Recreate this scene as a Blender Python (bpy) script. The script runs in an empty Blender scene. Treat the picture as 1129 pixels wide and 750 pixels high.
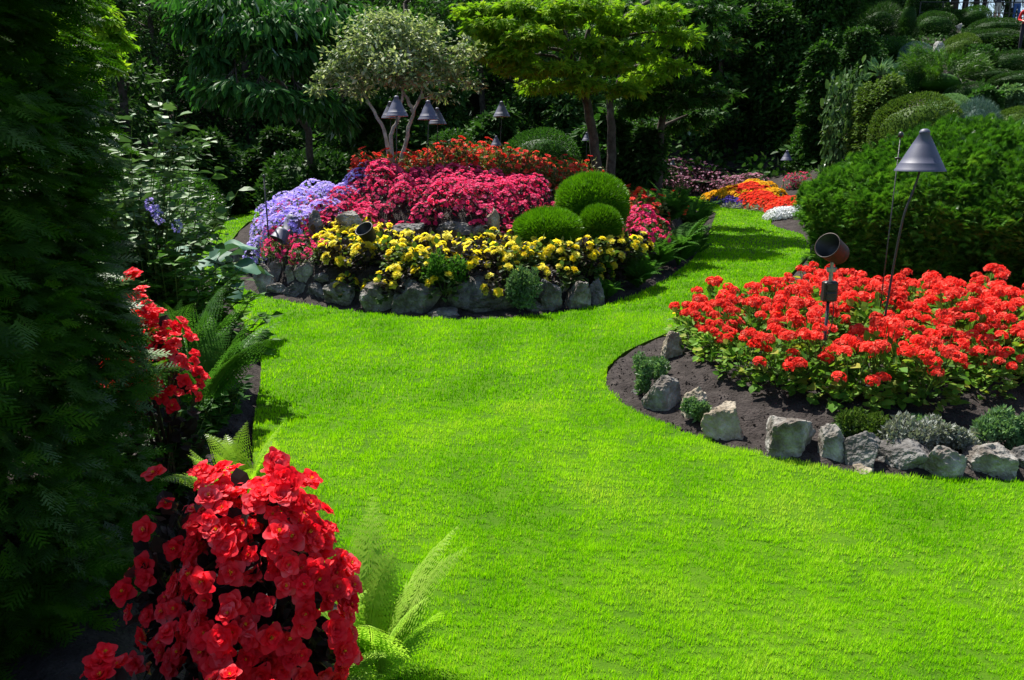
import bpy, math, random
import numpy as np
from mathutils import Vector, Matrix, geometry

random.seed(7)
rng = np.random.default_rng(7)
PI = math.pi
R = math.radians
scene = bpy.context.scene
COL = scene.collection

# ------------------------------------------------------------------ camera, sky, sun, exposure
F = 850.0; TH = R(14.2); CAMZ = 1.7
cam_d = bpy.data.cameras.new('camera'); cam = bpy.data.objects.new('camera', cam_d); COL.objects.link(cam)
cam.location = (0, 0, CAMZ); cam.rotation_euler = (R(90) - TH, 0, 0)
cam_d.sensor_width = 36; cam_d.lens = F / 1129 * 36; cam_d.clip_start = .05; cam_d.clip_end = 1500
scene.camera = cam

SUN_EL = R(60); SUN_AZ = math.atan2(-.5, .75)          # azimuth measured from +Y towards +X
world = bpy.data.worlds.new('World'); scene.world = world; world.use_nodes = True
wn = world.node_tree.nodes; wl = world.node_tree.links
sky = wn.new('ShaderNodeTexSky'); sky.sky_type = 'NISHITA'; sky.sun_disc = False
sky.sun_elevation = SUN_EL; sky.sun_rotation = SUN_AZ
wn['Background'].inputs['Strength'].default_value = .085
wl.new(sky.outputs[0], wn['Background'].inputs['Color'])
sd = bpy.data.lights.new('sun', 'SUN'); sd.energy = 5.0; sd.angle = R(.5); sd.color = (1, .95, .86)
sun = bpy.data.objects.new('sun', sd); COL.objects.link(sun)
sdir = Vector((math.sin(SUN_AZ) * math.cos(SUN_EL), math.cos(SUN_AZ) * math.cos(SUN_EL), math.sin(SUN_EL)))
sun.rotation_euler = sdir.to_track_quat('Z', 'Y').to_euler()
vs = scene.view_settings
vs.view_transform = 'Standard'; vs.look = 'None'; vs.gamma = 1; vs.use_curve_mapping = False
vs.exposure = 1.15
cy = scene.cycles
cy.max_bounces = 6; cy.diffuse_bounces = 3; cy.glossy_bounces = 2; cy.transmission_bounces = 3; cy.transparent_max_bounces = 4
cy.caustics_reflective = False; cy.caustics_refractive = False
cy.use_denoising = True

# ------------------------------------------------------------------ pixel geometry (photo pixels, 1129x750)
ST, CT = math.sin(TH), math.cos(TH)
def ray(px, py):
    u = (px - 564.5) / F; v = (375 - py) / F
    return u, CT + v * ST, -ST + v * CT
def at(px, py, Y):
    a, b, c = ray(px, py); t = Y / b
    return (a * t, Y, CAMZ + c * t)
def gnd(px, py, z=0.0):
    a, b, c = ray(px, py); t = (z - CAMZ) / c
    return (a * t, b * t)

# ------------------------------------------------------------------ polygons of lawn and beds
right_front = [gnd(*p) for p in [(1200,529),(1129,531),(1060,533),(1000,529),(930,522),(860,510),(800,496),(740,476),(690,455),(667,437),(661,415),(673,396),(700,380),(738,368),(775,345),(820,322)]]
right_back = [(3.05,8.0),(3.45,9.7),(4.9,12.6),(5.75,15.3)] + [gnd(*p) for p in [(858,252),(848,246),(856,239),(858,234),(830,231),(800,228),(786,221),(782,217),(755,217)]]
far_edge = [(3.5,26.0),(0,24.5),(-4,22.6),(-7,21.0)]
left_edge = [gnd(*p) for p in [(222,242),(205,248),(204,262),(215,285),(235,312),(255,335),(270,358),(290,398),(285,440),(277,466),(278,520),(300,590),(345,660),(400,735),(440,800)]]
outer = [(-.55,.6),(-.8,-3),(11,-3),(11,2.6)] + right_front + right_back + far_edge + left_edge
island = [gnd(*p) for p in [(275,243),(262,256),(252,270),(249,290),(260,312),(272,322),(300,330),(350,338),(400,345),(450,350),(500,353),(550,353),(590,350),(620,344),(660,339),(700,326),(740,305),(765,285),(780,262),(787,242)]] + [(5.4,20.5),(3.5,22),(0,21),(-3,20),(-5.5,18.5)]
platform = [gnd(*p) for p in [(283,262),(276,285),(286,318),(320,328),(370,336),(415,343),(450,345),(500,347),(560,345),(600,342),(640,336),(688,318),(728,296),(755,272),(768,250)]] + [(4.5,19),(3,20.5),(0,19.5),(-3,18.5),(-4.8,16.5)]

def subdivide(poly, step=.25):
    out = []
    for i, a in enumerate(poly):
        b = poly[(i + 1) % len(poly)]
        n = max(1, int(math.hypot(b[0]-a[0], b[1]-a[1]) / step))
        for k in range(n): out.append((a[0] + (b[0]-a[0]) * k / n, a[1] + (b[1]-a[1]) * k / n))
    return out
def smooth_poly(poly, it=3):
    p = np.array(subdivide(poly, .22))
    for _ in range(it): p = .25 * np.roll(p, 1, 0) + .5 * p + .25 * np.roll(p, -1, 0)
    return p
outer_s = smooth_poly(outer); island_s = smooth_poly(island); platform_s = smooth_poly(platform)

def inside(poly, X, Y):
    r = np.zeros(X.shape, bool); n = len(poly)
    for i in range(n):
        x1, y1 = poly[i]; x2, y2 = poly[(i + 1) % n]
        if y1 == y2: continue
        c = ((y1 > Y) != (y2 > Y)) & (X < (x2 - x1) * (Y - y1) / (y2 - y1) + x1)
        r ^= c
    return r
def pdist(poly, X, Y):
    d = np.full(X.shape, 1e9); n = len(poly)
    for i in range(n):
        x1, y1 = poly[i]; x2, y2 = poly[(i + 1) % n]
        dx, dy = x2 - x1, y2 - y1; L = dx*dx + dy*dy + 1e-12
        t = np.clip(((X - x1) * dx + (Y - y1) * dy) / L, 0, 1)
        d = np.minimum(d, (X - x1 - t*dx)**2 + (Y - y1 - t*dy)**2)
    return np.sqrt(d)
def ss(x):
    x = np.clip(x, 0, 1); return x * x * (3 - 2 * x)
class Noise:
    def __init__(s, scale, seed=0, n=14, dim=2):
        g = np.random.default_rng(seed); s.k = g.normal(size=(n, dim)); s.k /= np.linalg.norm(s.k, axis=1)[:, None]
        s.k *= (g.uniform(.6, 1.9, n) * 2 * PI / scale)[:, None]; s.p = g.uniform(0, 2 * PI, n); s.n = n
    def __call__(s, *c):
        a = 0
        for i in range(s.n):
            a = a + np.sin(sum(s.k[i, j] * c[j] for j in range(len(c))) + s.p[i])
        return a / math.sqrt(s.n / 2) / 2
n_a = Noise(.5, 1); n_b = Noise(.12, 2); n_c = Noise(4, 3)
P_OUT = np.array(outer)[::1]; P_ISL = np.array(island); P_PLT = np.array(platform)

def terrain(X, Y):
    X = np.atleast_1d(np.asarray(X, float)); Y = np.atleast_1d(np.asarray(Y, float))
    ino = inside(P_OUT, X, Y); ini = inside(P_ISL, X, Y); inp = inside(P_PLT, X, Y)
    do = pdist(P_OUT, X, Y); dp = pdist(P_PLT, X, Y)
    z = np.full(X.shape, -.06)
    d = np.where(ino, 0, do)
    w = ss((X - 8.2 - (Y - 20) * .25) / 3)
    h1 = np.interp(Y, [14, 20, 29, 40, 44, 60], [0, 1.55, 4.5, 7.1, 7.5, 7.2])
    h2 = np.interp(Y, [26, 35, 48, 62], [0, 1.5, 10, 16]) * ss((Y - 24) / 4)
    farb = .2 * np.clip(d, 0, 4) * ss((Y - 17) / 2) * ss((X - 4) / 2)
    bed = -.05 + .07 * ss(d / .1) + (.2 * ss((d - .1) / .9) + .1 * ss((d - 1.2) / 1.5)) 
    zo = bed + np.where(w > .3, 0, 0) + w * h1 + (1 - w) * h2 + farb * (1 - w)
    z = np.where(ino, z, zo)
    zi = -.045 + .05 * ss(pdist(P_ISL, X, Y) / .15)
    D = np.where(inp, dp, 0)
    hp = .40 * ss((D - .05) / .22) + .06 * ss((D - .3) / .8) + .46 * ss((D - 1.45) / .35) + .38 * ss((D - 2.0) / 2.0)
    zi = zi + hp + .42 * np.exp(-((X + 2.7)**2 / .9 + (Y - 11.3)**2 / 1.6)) * ss(D / .5)
    z = np.where(ini, zi, z)
    nz = (n_a(X, Y) * .02 + n_b(X, Y) * .008)
    return z + np.where(ino & ~ini, 0, nz * ss(np.where(ini, pdist(P_ISL, X, Y), d) / .15))
def tz(x, y): return float(terrain([x], [y])[0])
def hit(px, py):
    a, b, c = ray(px, py)
    t = np.arange(1.5, 70, .04); z = CAMZ + c * t
    tt = terrain(a * t, b * t)
    k = np.argmax(z < np.maximum(tt, np.where(inside(P_OUT, a*t, b*t) & ~inside(P_ISL, a*t, b*t), 0, -9)))
    if not (z < tt + .07).any(): k = len(t) - 1
    return a * t[k], b * t[k], float(tt[k]), t[k]

# ------------------------------------------------------------------ mesh building
SEEDN = [0]
def reseed(k=None):
    global rng
    SEEDN[0] += 1; k = SEEDN[0] if k is None else k
    rng = np.random.default_rng(1000 + k); random.seed(5000 + k)
def norm(a): return a / np.maximum(np.linalg.norm(a, axis=-1, keepdims=True), 1e-9)
class T:                                                     # template: verts, loops, totals
    def __init__(s, V, faces):
        s.V = np.array(V, float); s.L = np.array([i for f in faces for i in f], np.int64); s.N = np.array([len(f) for f in faces], np.int64)
def tjoin(parts):                                            # [(T, 4x4 Matrix)]
    V = []; L = []; N = []; o = 0
    for t, m in parts:
        m = np.array(m); V.append(t.V @ m[:3, :3].T + m[:3, 3]); L.append(t.L + o); N.append(t.N); o += len(t.V)
    r = T([(0, 0, 0)], [(0,)]); r.V = np.concatenate(V); r.L = np.concatenate(L); r.N = np.concatenate(N); return r
class MB:
    def __init__(s): s.V = []; s.L = []; s.N = []; s.R = []; s.M = []; s.o = 0
    def raw(s, V, L, N, rnd=.5, mat=0):
        s.V.append(V); s.L.append(L + s.o); s.N.append(N)
        s.R.append(np.full(len(N), rnd) if np.isscalar(rnd) else rnd); s.M.append(np.full(len(N), mat)); s.o += len(V)
        return s
    def add(s, t, m=None, rnd=.5, mat=0):
        V = t.V
        if m is not None: m = np.array(m); V = V @ m[:3, :3].T + m[:3, 3]
        return s.raw(V, t.L, t.N, rnd, mat)
    def scatter(s, t, P, D, Nn, S, rnd=None, mat=0):
        """place template t (axis y along D, up z along Nn) at every P, scaled by S"""
        P = np.asarray(P); n = len(P)
        if n == 0: return s
        D = norm(D); X = norm(np.cross(D, Nn)); Z = np.cross(X, D)
        S = np.broadcast_to(np.asarray(S, float), (n,))[:, None, None]
        V = P[:, None] + S * (t.V[None, :, 0:1] * X[:, None] + t.V[None, :, 1:2] * D[:, None] + t.V[None, :, 2:3] * Z[:, None])
        k = len(t.V)
        L = (t.L[None] + (np.arange(n) * k)[:, None]).ravel(); N = np.tile(t.N, n)
        if rnd is None: rnd = rng.random(n)
        return s.raw(V.reshape(-1, 3), L, N, np.repeat(rnd, len(t.N)), mat)
    def tube(s, pts, rad, sides=7, rnd=.5, mat=0, cap=True):
        pts = np.asarray(pts, float); n = len(pts)
        rad = np.broadcast_to(np.asarray(rad, float), (n,))
        tan = norm(np.gradient(pts, axis=0)); ref = np.array([0.3, 0.9, .31])
        a = norm(np.cross(tan, ref)); b = np.cross(tan, a)
        th = np.arange(sides) * 2 * PI / sides
        V = pts[:, None] + rad[:, None, None] * (np.cos(th)[None, :, None] * a[:, None] + np.sin(th)[None, :, None] * b[:, None])
        fs = [(i*sides+j, i*sides+(j+1) % sides, (i+1)*sides+(j+1) % sides, (i+1)*sides+j) for i in range(n-1) for j in range(sides)]
        if cap: fs += [tuple(range(sides))[::-1], tuple((n-1)*sides + j for j in range(sides))]
        t = T(V.reshape(-1, 3), fs)
        return s.add(t, None, rnd, mat)
    def lathe(s, prof, sides=28, m=None, rnd=.5, mat=0):
        th = np.arange(sides) * 2 * PI / sides
        V = [(r * math.cos(a), r * math.sin(a), z) for r, z in prof for a in th]
        fs = [(i*sides+j, i*sides+(j+1) % sides, (i+1)*sides+(j+1) % sides, (i+1)*sides+j) for i in range(len(prof)-1) for j in range(sides)]
        return s.add(T(V, fs), m, rnd, mat)
    def box(s, c, size, m=None, rnd=.5, mat=0, bev=.12):
        x, y, z = [v / 2 for v in size]; b = bev * min(size)
        V = []; 
        for sz, ins in ((-z, b), (-z + b, 0), (z - b, 0), (z, b)):
            X, Y = x - ins, y - ins
            for px, py in ((-X+b, -Y), (X-b, -Y), (X, -Y+b), (X, Y-b), (X-b, Y), (-X+b, Y), (-X, Y-b), (-X, -Y+b)):
                V.append((px + c[0], py + c[1], sz + c[2]))
        fs = [(i*8+j, i*8+(j+1) % 8, (i+1)*8+(j+1) % 8, (i+1)*8+j) for i in range(3) for j in range(8)] + [tuple(range(8))[::-1], tuple(24+j for j in range(8))]
        return s.add(T(V, fs), m, rnd, mat)
    def mesh(s, name, mats, smooth=False):
        V = np.concatenate(s.V); L = np.concatenate(s.L); N = np.concatenate(s.N); Rn = np.concatenate(s.R); M = np.concatenate(s.M)
        me = bpy.data.meshes.new(name)
        me.vertices.add(len(V)); me.vertices.foreach_set('co', V.astype(np.float32).ravel())
        me.loops.add(len(L)); me.loops.foreach_set('vertex_index', L.astype(np.int32))
        me.polygons.add(len(N)); st = np.concatenate([[0], np.cumsum(N)[:-1]])
        me.polygons.foreach_set('loop_start', st.astype(np.int32))
        try: me.polygons.foreach_set('loop_total', N.astype(np.int32))
        except Exception: pass
        me.update(calc_edges=True)
        me.polygons.foreach_set('material_index', M.astype(np.int32))
        if smooth: me.polygons.foreach_set('use_smooth', np.ones(len(N), bool))
        else: me.polygons.foreach_set('use_smooth', np.zeros(len(N), bool))
        at_ = me.attributes.new('rnd', 'FLOAT', 'FACE'); at_.data.foreach_set('value', Rn.astype(np.float32))
        for m in (mats if isinstance(mats, (list, tuple)) else [mats]): me.materials.append(m)
        return me
    def build(s, name, mats, parent=None, smooth=False):
        return obj(name, s.mesh(name, mats, smooth), parent)
def obj(name, me, parent=None, loc=None, rot=None, scale=None):
    o = bpy.data.objects.new(name, me); COL.objects.link(o)
    if parent: o.parent = parent
    if loc is not None: o.location = loc
    if rot is not None: o.rotation_euler = rot
    if scale is not None: o.scale = (scale,)*3 if np.isscalar(scale) else scale
    return o
def tag(o, label=None, cat=None, group=None, kind=None):
    if label: o['label'] = label
    if cat: o['category'] = cat
    if group: o['group'] = group
    if kind: o['kind'] = kind
    return o
def thing(name, label, cat, loc=(0,0,0), rz=0, scale=1, group=None):
    reseed(); o = obj(name, None, None, loc, (0, 0, rz), scale); o.empty_display_size = .1
    return tag(o, label, cat, group)
PROTO_USED = set()
def place(root, loc, rz=0, scale=1, label=None, group=None, cat=None, rot=None):
    """first call moves the prototype itself, later calls copy the thing, its parts and sub-parts"""
    if root.name in PROTO_USED:
        r = root.copy(); COL.objects.link(r)
        for ch in root.children:
            c = ch.copy(); COL.objects.link(c); c.parent = r
            for g in ch.children:
                d = g.copy(); COL.objects.link(d); d.parent = c
    else: r = root; PROTO_USED.add(root.name)
    r.location = loc; r.rotation_euler = rot if rot is not None else (0, 0, rz); r.scale = (scale,)*3 if np.isscalar(scale) else scale
    if label: r['label'] = label
    if group: r['group'] = group
    if cat: r['category'] = cat
    return r
def rotm(rx=0, ry=0, rz=0, loc=(0,0,0), s=1):
    return Matrix.Translation(loc) @ Matrix.Rotation(rz, 4, 'Z') @ Matrix.Rotation(ry, 4, 'Y') @ Matrix.Rotation(rx, 4, 'X') @ Matrix.Diagonal((*( (s,)*3 if np.isscalar(s) else s), 1))

# ------------------------------------------------------------------ materials
def newmat(name):
    m = bpy.data.materials.new(name); m.use_nodes = True; nt = m.node_tree
    for n in list(nt.nodes): nt.nodes.remove(n)
    out = nt.nodes.new('ShaderNodeOutputMaterial'); return m, nt.nodes, nt.links, out
def ramp(nodes, cols, inp, links, lo=0., hi=1.):
    r = nodes.new('ShaderNodeValToRGB'); e = r.color_ramp.elements
    n = len(cols)
    while len(e) < n: e.new(.5)
    for i, c in enumerate(cols):
        e[i].position = lo + (hi - lo) * i / max(1, n - 1); e[i].color = (*c, 1)
    links.new(inp, r.inputs[0]); return r
def leaf_mat(name, cols, trans=.35, gloss=.05, rough=.4, nscale=6, tint=(1.15, 1.25, .6), objvar=.25):
    m, N, L, out = newmat(name)
    a = N.new('ShaderNodeAttribute'); a.attribute_name = 'rnd'
    tc = N.new('ShaderNodeTexCoord'); no = N.new('ShaderNodeTexNoise'); no.inputs['Scale'].default_value = nscale; L.new(tc.outputs['Object'], no.inputs['Vector'])
    ad = N.new('ShaderNodeMath'); ad.operation = 'MULTIPLY_ADD'; ad.inputs[1].default_value = .7
    mm = N.new('ShaderNodeMath'); mm.operation = 'MULTIPLY_ADD'; mm.inputs[1].default_value = .9; mm.inputs[2].default_value = -.3
    L.new(no.outputs[0], mm.inputs[0]); L.new(a.outputs['Fac'], ad.inputs[0]); L.new(mm.outputs[0], ad.inputs[2])
    r = ramp(N, cols, ad.outputs[0], L)
    oi = N.new('ShaderNodeObjectInfo'); mr = N.new('ShaderNodeMapRange'); mr.inputs['To Min'].default_value = 1 - objvar; mr.inputs['To Max'].default_value = 1 + objvar
    L.new(oi.outputs['Random'], mr.inputs[0])
    vm = N.new('ShaderNodeVectorMath'); vm.operation = 'SCALE'; L.new(r.outputs[0], vm.inputs[0]); L.new(mr.outputs[0], vm.inputs['Scale'])
    d = N.new('ShaderNodeBsdfDiffuse'); L.new(vm.outputs[0], d.inputs[0])
    t = N.new('ShaderNodeBsdfTranslucent'); vt = N.new('ShaderNodeVectorMath'); vt.operation = 'MULTIPLY'; vt.inputs[1].default_value = tint
    L.new(vm.outputs[0], vt.inputs[0]); L.new(vt.outputs[0], t.inputs[0])
    mx = N.new('ShaderNodeMixShader'); mx.inputs[0].default_value = trans; L.new(d.outputs[0], mx.inputs[1]); L.new(t.outputs[0], mx.inputs[2])
    g = N.new('ShaderNodeBsdfGlossy'); g.inputs['Roughness'].default_value = rough + .08
    lw = N.new('ShaderNodeFresnel'); lw.inputs[0].default_value = 1.4
    gm = N.new('ShaderNodeMath'); gm.operation = 'MULTIPLY'; gm.inputs[1].default_value = gloss * 5; gm.use_clamp = True; L.new(lw.outputs[0], gm.inputs[0])
    m2 = N.new('ShaderNodeMixShader'); L.new(gm.outputs[0], m2.inputs[0]); L.new(mx.outputs[0], m2.inputs[1]); L.new(g.outputs[0], m2.inputs[2])
    L.new(m2.outputs[0], out.inputs[0]); return m
def hard_mat(name, cols, rough=.6, nscale=8, bump=.3, metal=0, spec=.4, detail=8, bscale=None, dist=.01):
    m, N, L, out = newmat(name)
    tc = N.new('ShaderNodeTexCoord'); no = N.new('ShaderNodeTexNoise'); no.inputs['Scale'].default_value = nscale; no.inputs['Detail'].default_value = detail; no.inputs['Roughness'].default_value = .65
    L.new(tc.outputs['Object'], no.inputs['Vector'])
    r = ramp(N, cols, no.outputs[0], L, .3, .7)
    p = N.new('ShaderNodeBsdfPrincipled'); p.inputs['Roughness'].default_value = rough; p.inputs['Metallic'].default_value = metal; p.inputs['Specular IOR Level'].default_value = spec
    L.new(r.outputs[0], p.inputs['Base Color'])
    n2 = N.new('ShaderNodeTexNoise'); n2.inputs['Scale'].default_value = bscale or nscale * 5; n2.inputs['Detail'].default_value = 6; L.new(tc.outputs['Object'], n2.inputs['Vector'])
    b = N.new('ShaderNodeBump'); b.inputs['Strength'].default_value = bump; b.inputs['Distance'].default_value = dist; L.new(n2.outputs[0], b.inputs['Height']); L.new(b.outputs[0], p.inputs['Normal'])
    L.new(p.outputs[0], out.inputs[0]); return m

M = {}
M['soil'] = hard_mat('soil', [(.014,.011,.010),(.034,.028,.026),(.062,.052,.048)], .95, 9, .9, spec=.15, bscale=60, dist=.03)
M['lawn'] = hard_mat('lawn_surface', [(.03,.08,.003),(.05,.12,.003),(.07,.15,.004)], .9, 3, .6, spec=.1, bscale=120)  # sheet coloured darker than the blades, painting in the shade between them
M['grass'] = leaf_mat('grass', [(.075,.24,.002),(.17,.46,.003),(.32,.63,.006),(.50,.60,.12)], .42, .004, .5, nscale=1.6, tint=(1.15,1.15,.4), objvar=0)
M['rock'] = hard_mat('rock', [(.035,.028,.02),(.115,.10,.085),(.24,.23,.21),(.45,.44,.41)], .85, 5, .8, spec=.25, bscale=28, dist=.03)
M['rock_dark'] = hard_mat('rock_dark', [(.025,.023,.02),(.075,.07,.066),(.15,.145,.14),(.26,.25,.23)], .85, 6, .9, spec=.25, bscale=30, dist=.03)
M['rock_tan'] = hard_mat('rock_tan', [(.07,.05,.035),(.20,.165,.12),(.32,.28,.22),(.46,.43,.37)], .85, 6, .8, spec=.25, bscale=30, dist=.03)
M['kerb'] = hard_mat('kerb_stone', [(.25,.24,.22),(.4,.39,.36)], .8, 4)
M['bark'] = hard_mat('bark', [(.02,.015,.012),(.06,.047,.038),(.10,.085,.07)], .9, 12, .8, spec=.2)
M['bark_pale'] = hard_mat('bark_pale', [(.12,.10,.08),(.28,.25,.22),(.38,.36,.33)], .85, 9, .6, spec=.2)
M['stem'] = leaf_mat('stem', [(.06,.10,.02),(.10,.14,.03)], .1)
M['shade'] = hard_mat('shade_paint', [(.042,.045,.08),(.058,.062,.105),(.075,.08,.13)], .55, 3, .12, metal=.0, spec=.55, bscale=15)
M['shade_in'] = hard_mat('shade_liner', [(.5,.42,.33),(.6,.52,.42)], .6, 6, .1)
M['black'] = hard_mat('black_metal', [(.010,.010,.011),(.022,.022,.024)], .45, 20, .2, spec=.5)
M['rust'] = hard_mat('rusty_metal', [(.012,.007,.006),(.035,.013,.010),(.06,.024,.016)], .6, 9, .3, spec=.4)
M['galv'] = hard_mat('bracket_metal', [(.2,.2,.2),(.35,.35,.35)], .4, 20, .2, metal=.7)
M['glass'] = hard_mat('lens_glass', [(.02,.02,.025),(.03,.03,.035)], .08, 3, 0, spec=.8)

def G(name, cols, **k): M[name] = leaf_mat(name, cols, **k)
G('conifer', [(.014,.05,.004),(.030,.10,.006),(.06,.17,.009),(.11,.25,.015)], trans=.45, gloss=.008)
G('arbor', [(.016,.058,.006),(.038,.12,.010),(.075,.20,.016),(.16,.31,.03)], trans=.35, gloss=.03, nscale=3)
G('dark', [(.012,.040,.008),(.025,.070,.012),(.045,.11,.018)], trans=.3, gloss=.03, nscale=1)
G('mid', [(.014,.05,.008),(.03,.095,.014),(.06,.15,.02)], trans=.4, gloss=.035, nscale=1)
G('lime', [(.05,.12,.006),(.11,.21,.01),(.19,.29,.015)], trans=.5, gloss=.03, nscale=1.5)
G('yellowleaf', [(.07,.19,.008),(.17,.33,.015),(.34,.46,.03)], trans=.55, gloss=.02)
G('olive', [(.03,.07,.010),(.065,.12,.015),(.11,.17,.03)], trans=.3, gloss=.03)
G('variegated', [(.04,.08,.025),(.11,.16,.06),(.24,.29,.15),(.50,.52,.40)], trans=.4, gloss=.05, rough=.35)
G('droop', [(.012,.06,.012),(.03,.11,.02),(.06,.17,.03)], trans=.4, gloss=.05)
G('glossyleaf', [(.03,.085,.02),(.07,.15,.04),(.14,.24,.09)], trans=.25, gloss=.07, rough=.4)
G('bluegreen', [(.025,.07,.06),(.06,.12,.10),(.11,.19,.17)], trans=.2, gloss=.06)
G('hosta', [(.03,.09,.06),(.06,.14,.09),(.10,.19,.13)], trans=.2, gloss=.05, rough=.4)
G('ballgreen', [(.035,.11,.003),(.07,.19,.004),(.12,.27,.008)], trans=.35, gloss=.02, nscale=4)
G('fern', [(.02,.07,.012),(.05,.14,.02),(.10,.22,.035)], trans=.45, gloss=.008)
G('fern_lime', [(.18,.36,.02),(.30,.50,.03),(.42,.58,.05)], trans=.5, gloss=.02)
G('fern_pale', [(.16,.32,.03),(.30,.48,.06),(.46,.62,.14)], trans=.45, gloss=.006)
G('geranium_leaf', [(.035,.11,.012),(.08,.19,.02),(.16,.28,.035),(.34,.32,.05)], trans=.4, gloss=.03)
G('bronze_leaf', [(.008,.007,.006),(.022,.014,.012),(.035,.028,.022)], trans=.12, gloss=.06, rough=.35)
G('bedleaf', [(.02,.05,.012),(.05,.10,.02),(.09,.15,.03),(.10,.05,.03)], trans=.35, gloss=.05)
G('redgreen_leaf', [(.05,.03,.012),(.08,.09,.02),(.10,.15,.03),(.14,.05,.03)], trans=.35, gloss=.05)
G('plum_leaf', [(.02,.01,.012),(.05,.018,.022),(.03,.05,.015)], trans=.25, gloss=.06)
G('sedum', [(.06,.14,.05),(.12,.22,.09),(.2,.32,.15)], trans=.3, gloss=.03)
G('greyleaf', [(.15,.17,.14),(.26,.28,.24),(.38,.4,.36)], trans=.2, gloss=.03)
def Pm(name, cols, trans=.4, gloss=.03, tint=(1.1,.8,.9), rough=.4, ov=.12): M[name] = leaf_mat(name, cols, trans, gloss, rough, nscale=20, tint=tint, objvar=ov)
Pm('scarlet', [(.60,.015,.012),(.87,.06,.038),(.95,.22,.15)], trans=.45, ov=.2)
Pm('crimson', [(.60,.004,.012),(.86,.010,.028),(.92,.04,.06),(.95,.2,.24)], trans=.58, gloss=.04, rough=.35)
Pm('rose', [(.52,.02,.10),(.82,.06,.22),(.92,.27,.42)], trans=.5)
Pm('magenta', [(.6,.02,.14),(.85,.06,.25),(.92,.25,.42)], trans=.5)
Pm('brickred', [(.5,.015,.014),(.75,.06,.035),(.85,.2,.12)], trans=.45)
Pm('orangered', [(.62,.02,.008),(.78,.05,.015),(.85,.12,.03)])
Pm('yellow', [(.86,.68,.01),(.94,.84,.05),(.96,.92,.25)], trans=.6, tint=(1,.95,.4))
Pm('gold', [(.75,.38,.004),(.85,.5,.008),(.88,.6,.02)], tint=(1,.9,.4))
Pm('violet', [(.28,.2,.75),(.42,.35,.88),(.62,.56,.92),(.85,.82,.95)], trans=.5, tint=(1,.9,1.1))
Pm('purple', [(.05,.03,.25),(.10,.06,.38),(.2,.15,.5)], tint=(1,.9,1.1))
Pm('pinkwhite', [(.25,.06,.12),(.5,.2,.3),(.75,.6,.66)], tint=(1,.9,1))
Pm('white', [(.65,.67,.7),(.78,.8,.82),(.85,.85,.85)], tint=(1,1,1))
Pm('stamen', [(.8,.42,.01),(.85,.6,.03)], tint=(1,.9,.4))

# ------------------------------------------------------------------ leaf and petal templates
LEAF = T([(0,0,0),(-.28,.45,.07),(0,1,-.08),(.28,.45,.07)], [(0,3,2),(0,2,1)])
LEAFW = T([(0,0,0),(-.36,.35,.06),(-.3,.7,.03),(0,1,-.12),(.3,.7,.03),(.36,.35,.06),(0,.5,-.03)], [(0,5,6),(6,5,4),(6,4,3),(3,2,6),(2,1,6),(1,0,6)])
DROP = T([(0,0,0),(-.2,.35,.05),(-.14,.7,0),(0,1.05,-.16),(.14,.7,0),(.2,.35,.05)], [(0,5,4,3),(0,3,2,1)])
def star_leaf(k=5, spread=2.2):
    parts = []
    for i in range(k):
        a = -spread/2 + spread * i / (k - 1); s = 1 - .35 * abs(a) / (spread/2)
        parts.append((T([(0,0,0),(-.13,.5,.02),(0,1,-.08),(.13,.5,.02)], [(0,3,2,1)]), rotm(rz=a, s=s)))
    return tjoin(parts)
MAPLE = star_leaf()
def spray(n=7, wid=.5, thin=.035):                           # flat conifer spray
    V = []; Fc = []
    def strip(a, b, w):
        d = np.array(b, float) - a; p = np.array([-d[1], d[0], 0]); p = p / (np.linalg.norm(p) + 1e-9) * w
        i = len(V); V.extend([tuple(np.array(a)-p), tuple(np.array(a)+p), tuple(np.array(b))]); Fc.append((i, i+1, i+2))
    strip((0,0,0), (0,1,-.12), thin)
    for k in range(n):
        y = .08 + .8 * k / n; l = wid * (1 - y) ** .6 * (.8 + .25 * math.sin(k * 2.1))
        for s in (-1, 1):
            a = np.array((0, y, -.12*y*y)); b = a + np.array((s * l * .72, l * .75, -.1 * l)); strip(a, b, thin * .9)
            for q in (.4, .7):
                m_ = a + (b - a) * q
                strip(m_, m_ + np.array((s * .02, .16 * l / wid * .8, 0)), thin * .7); strip(m_, m_ + np.array((s * .15 * l / wid * .8, .03, -.02)), thin * .7)
    return T(V, Fc)
SPRAY = spray()
SPRAY_S = T([(-.05,0,0),(.05,0,0),(0,1,-.1), (0,.2,0),(.04,.28,0),(.38,.72,-.05), (0,.2,0),(-.04,.28,0),(-.38,.72,-.05), (0,.45,-.03),(.04,.5,-.03),(.28,.95,-.1), (0,.45,-.03),(-.04,.5,-.03),(-.28,.95,-.1)], [(0,1,2),(3,4,5),(6,8,7),(9,10,11),(12,14,13)])
FAN = tjoin([(T([(0,0,0),(-.10,.5,.02),(0,1,-.06),(.10,.5,.02)], [(0,3,2,1)]), rotm(rz=a, rx=.1*math.cos(a*3), s=1-.25*abs(a), loc=(0,.12*abs(a),0))) for a in (-1.0,-.62,-.3,0,.3,.62,1.0)])
NEEDLE = T([(-.09,0,0),(.09,0,0),(0,1,0)], [(0,1,2)])
BLADE = T([(-.5,0,0),(.5,0,0),(.38,.55,.06),(-.38,.55,.06),(0,1,.2)], [(0,1,2,3),(3,2,4)])   # scaled separately

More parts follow.
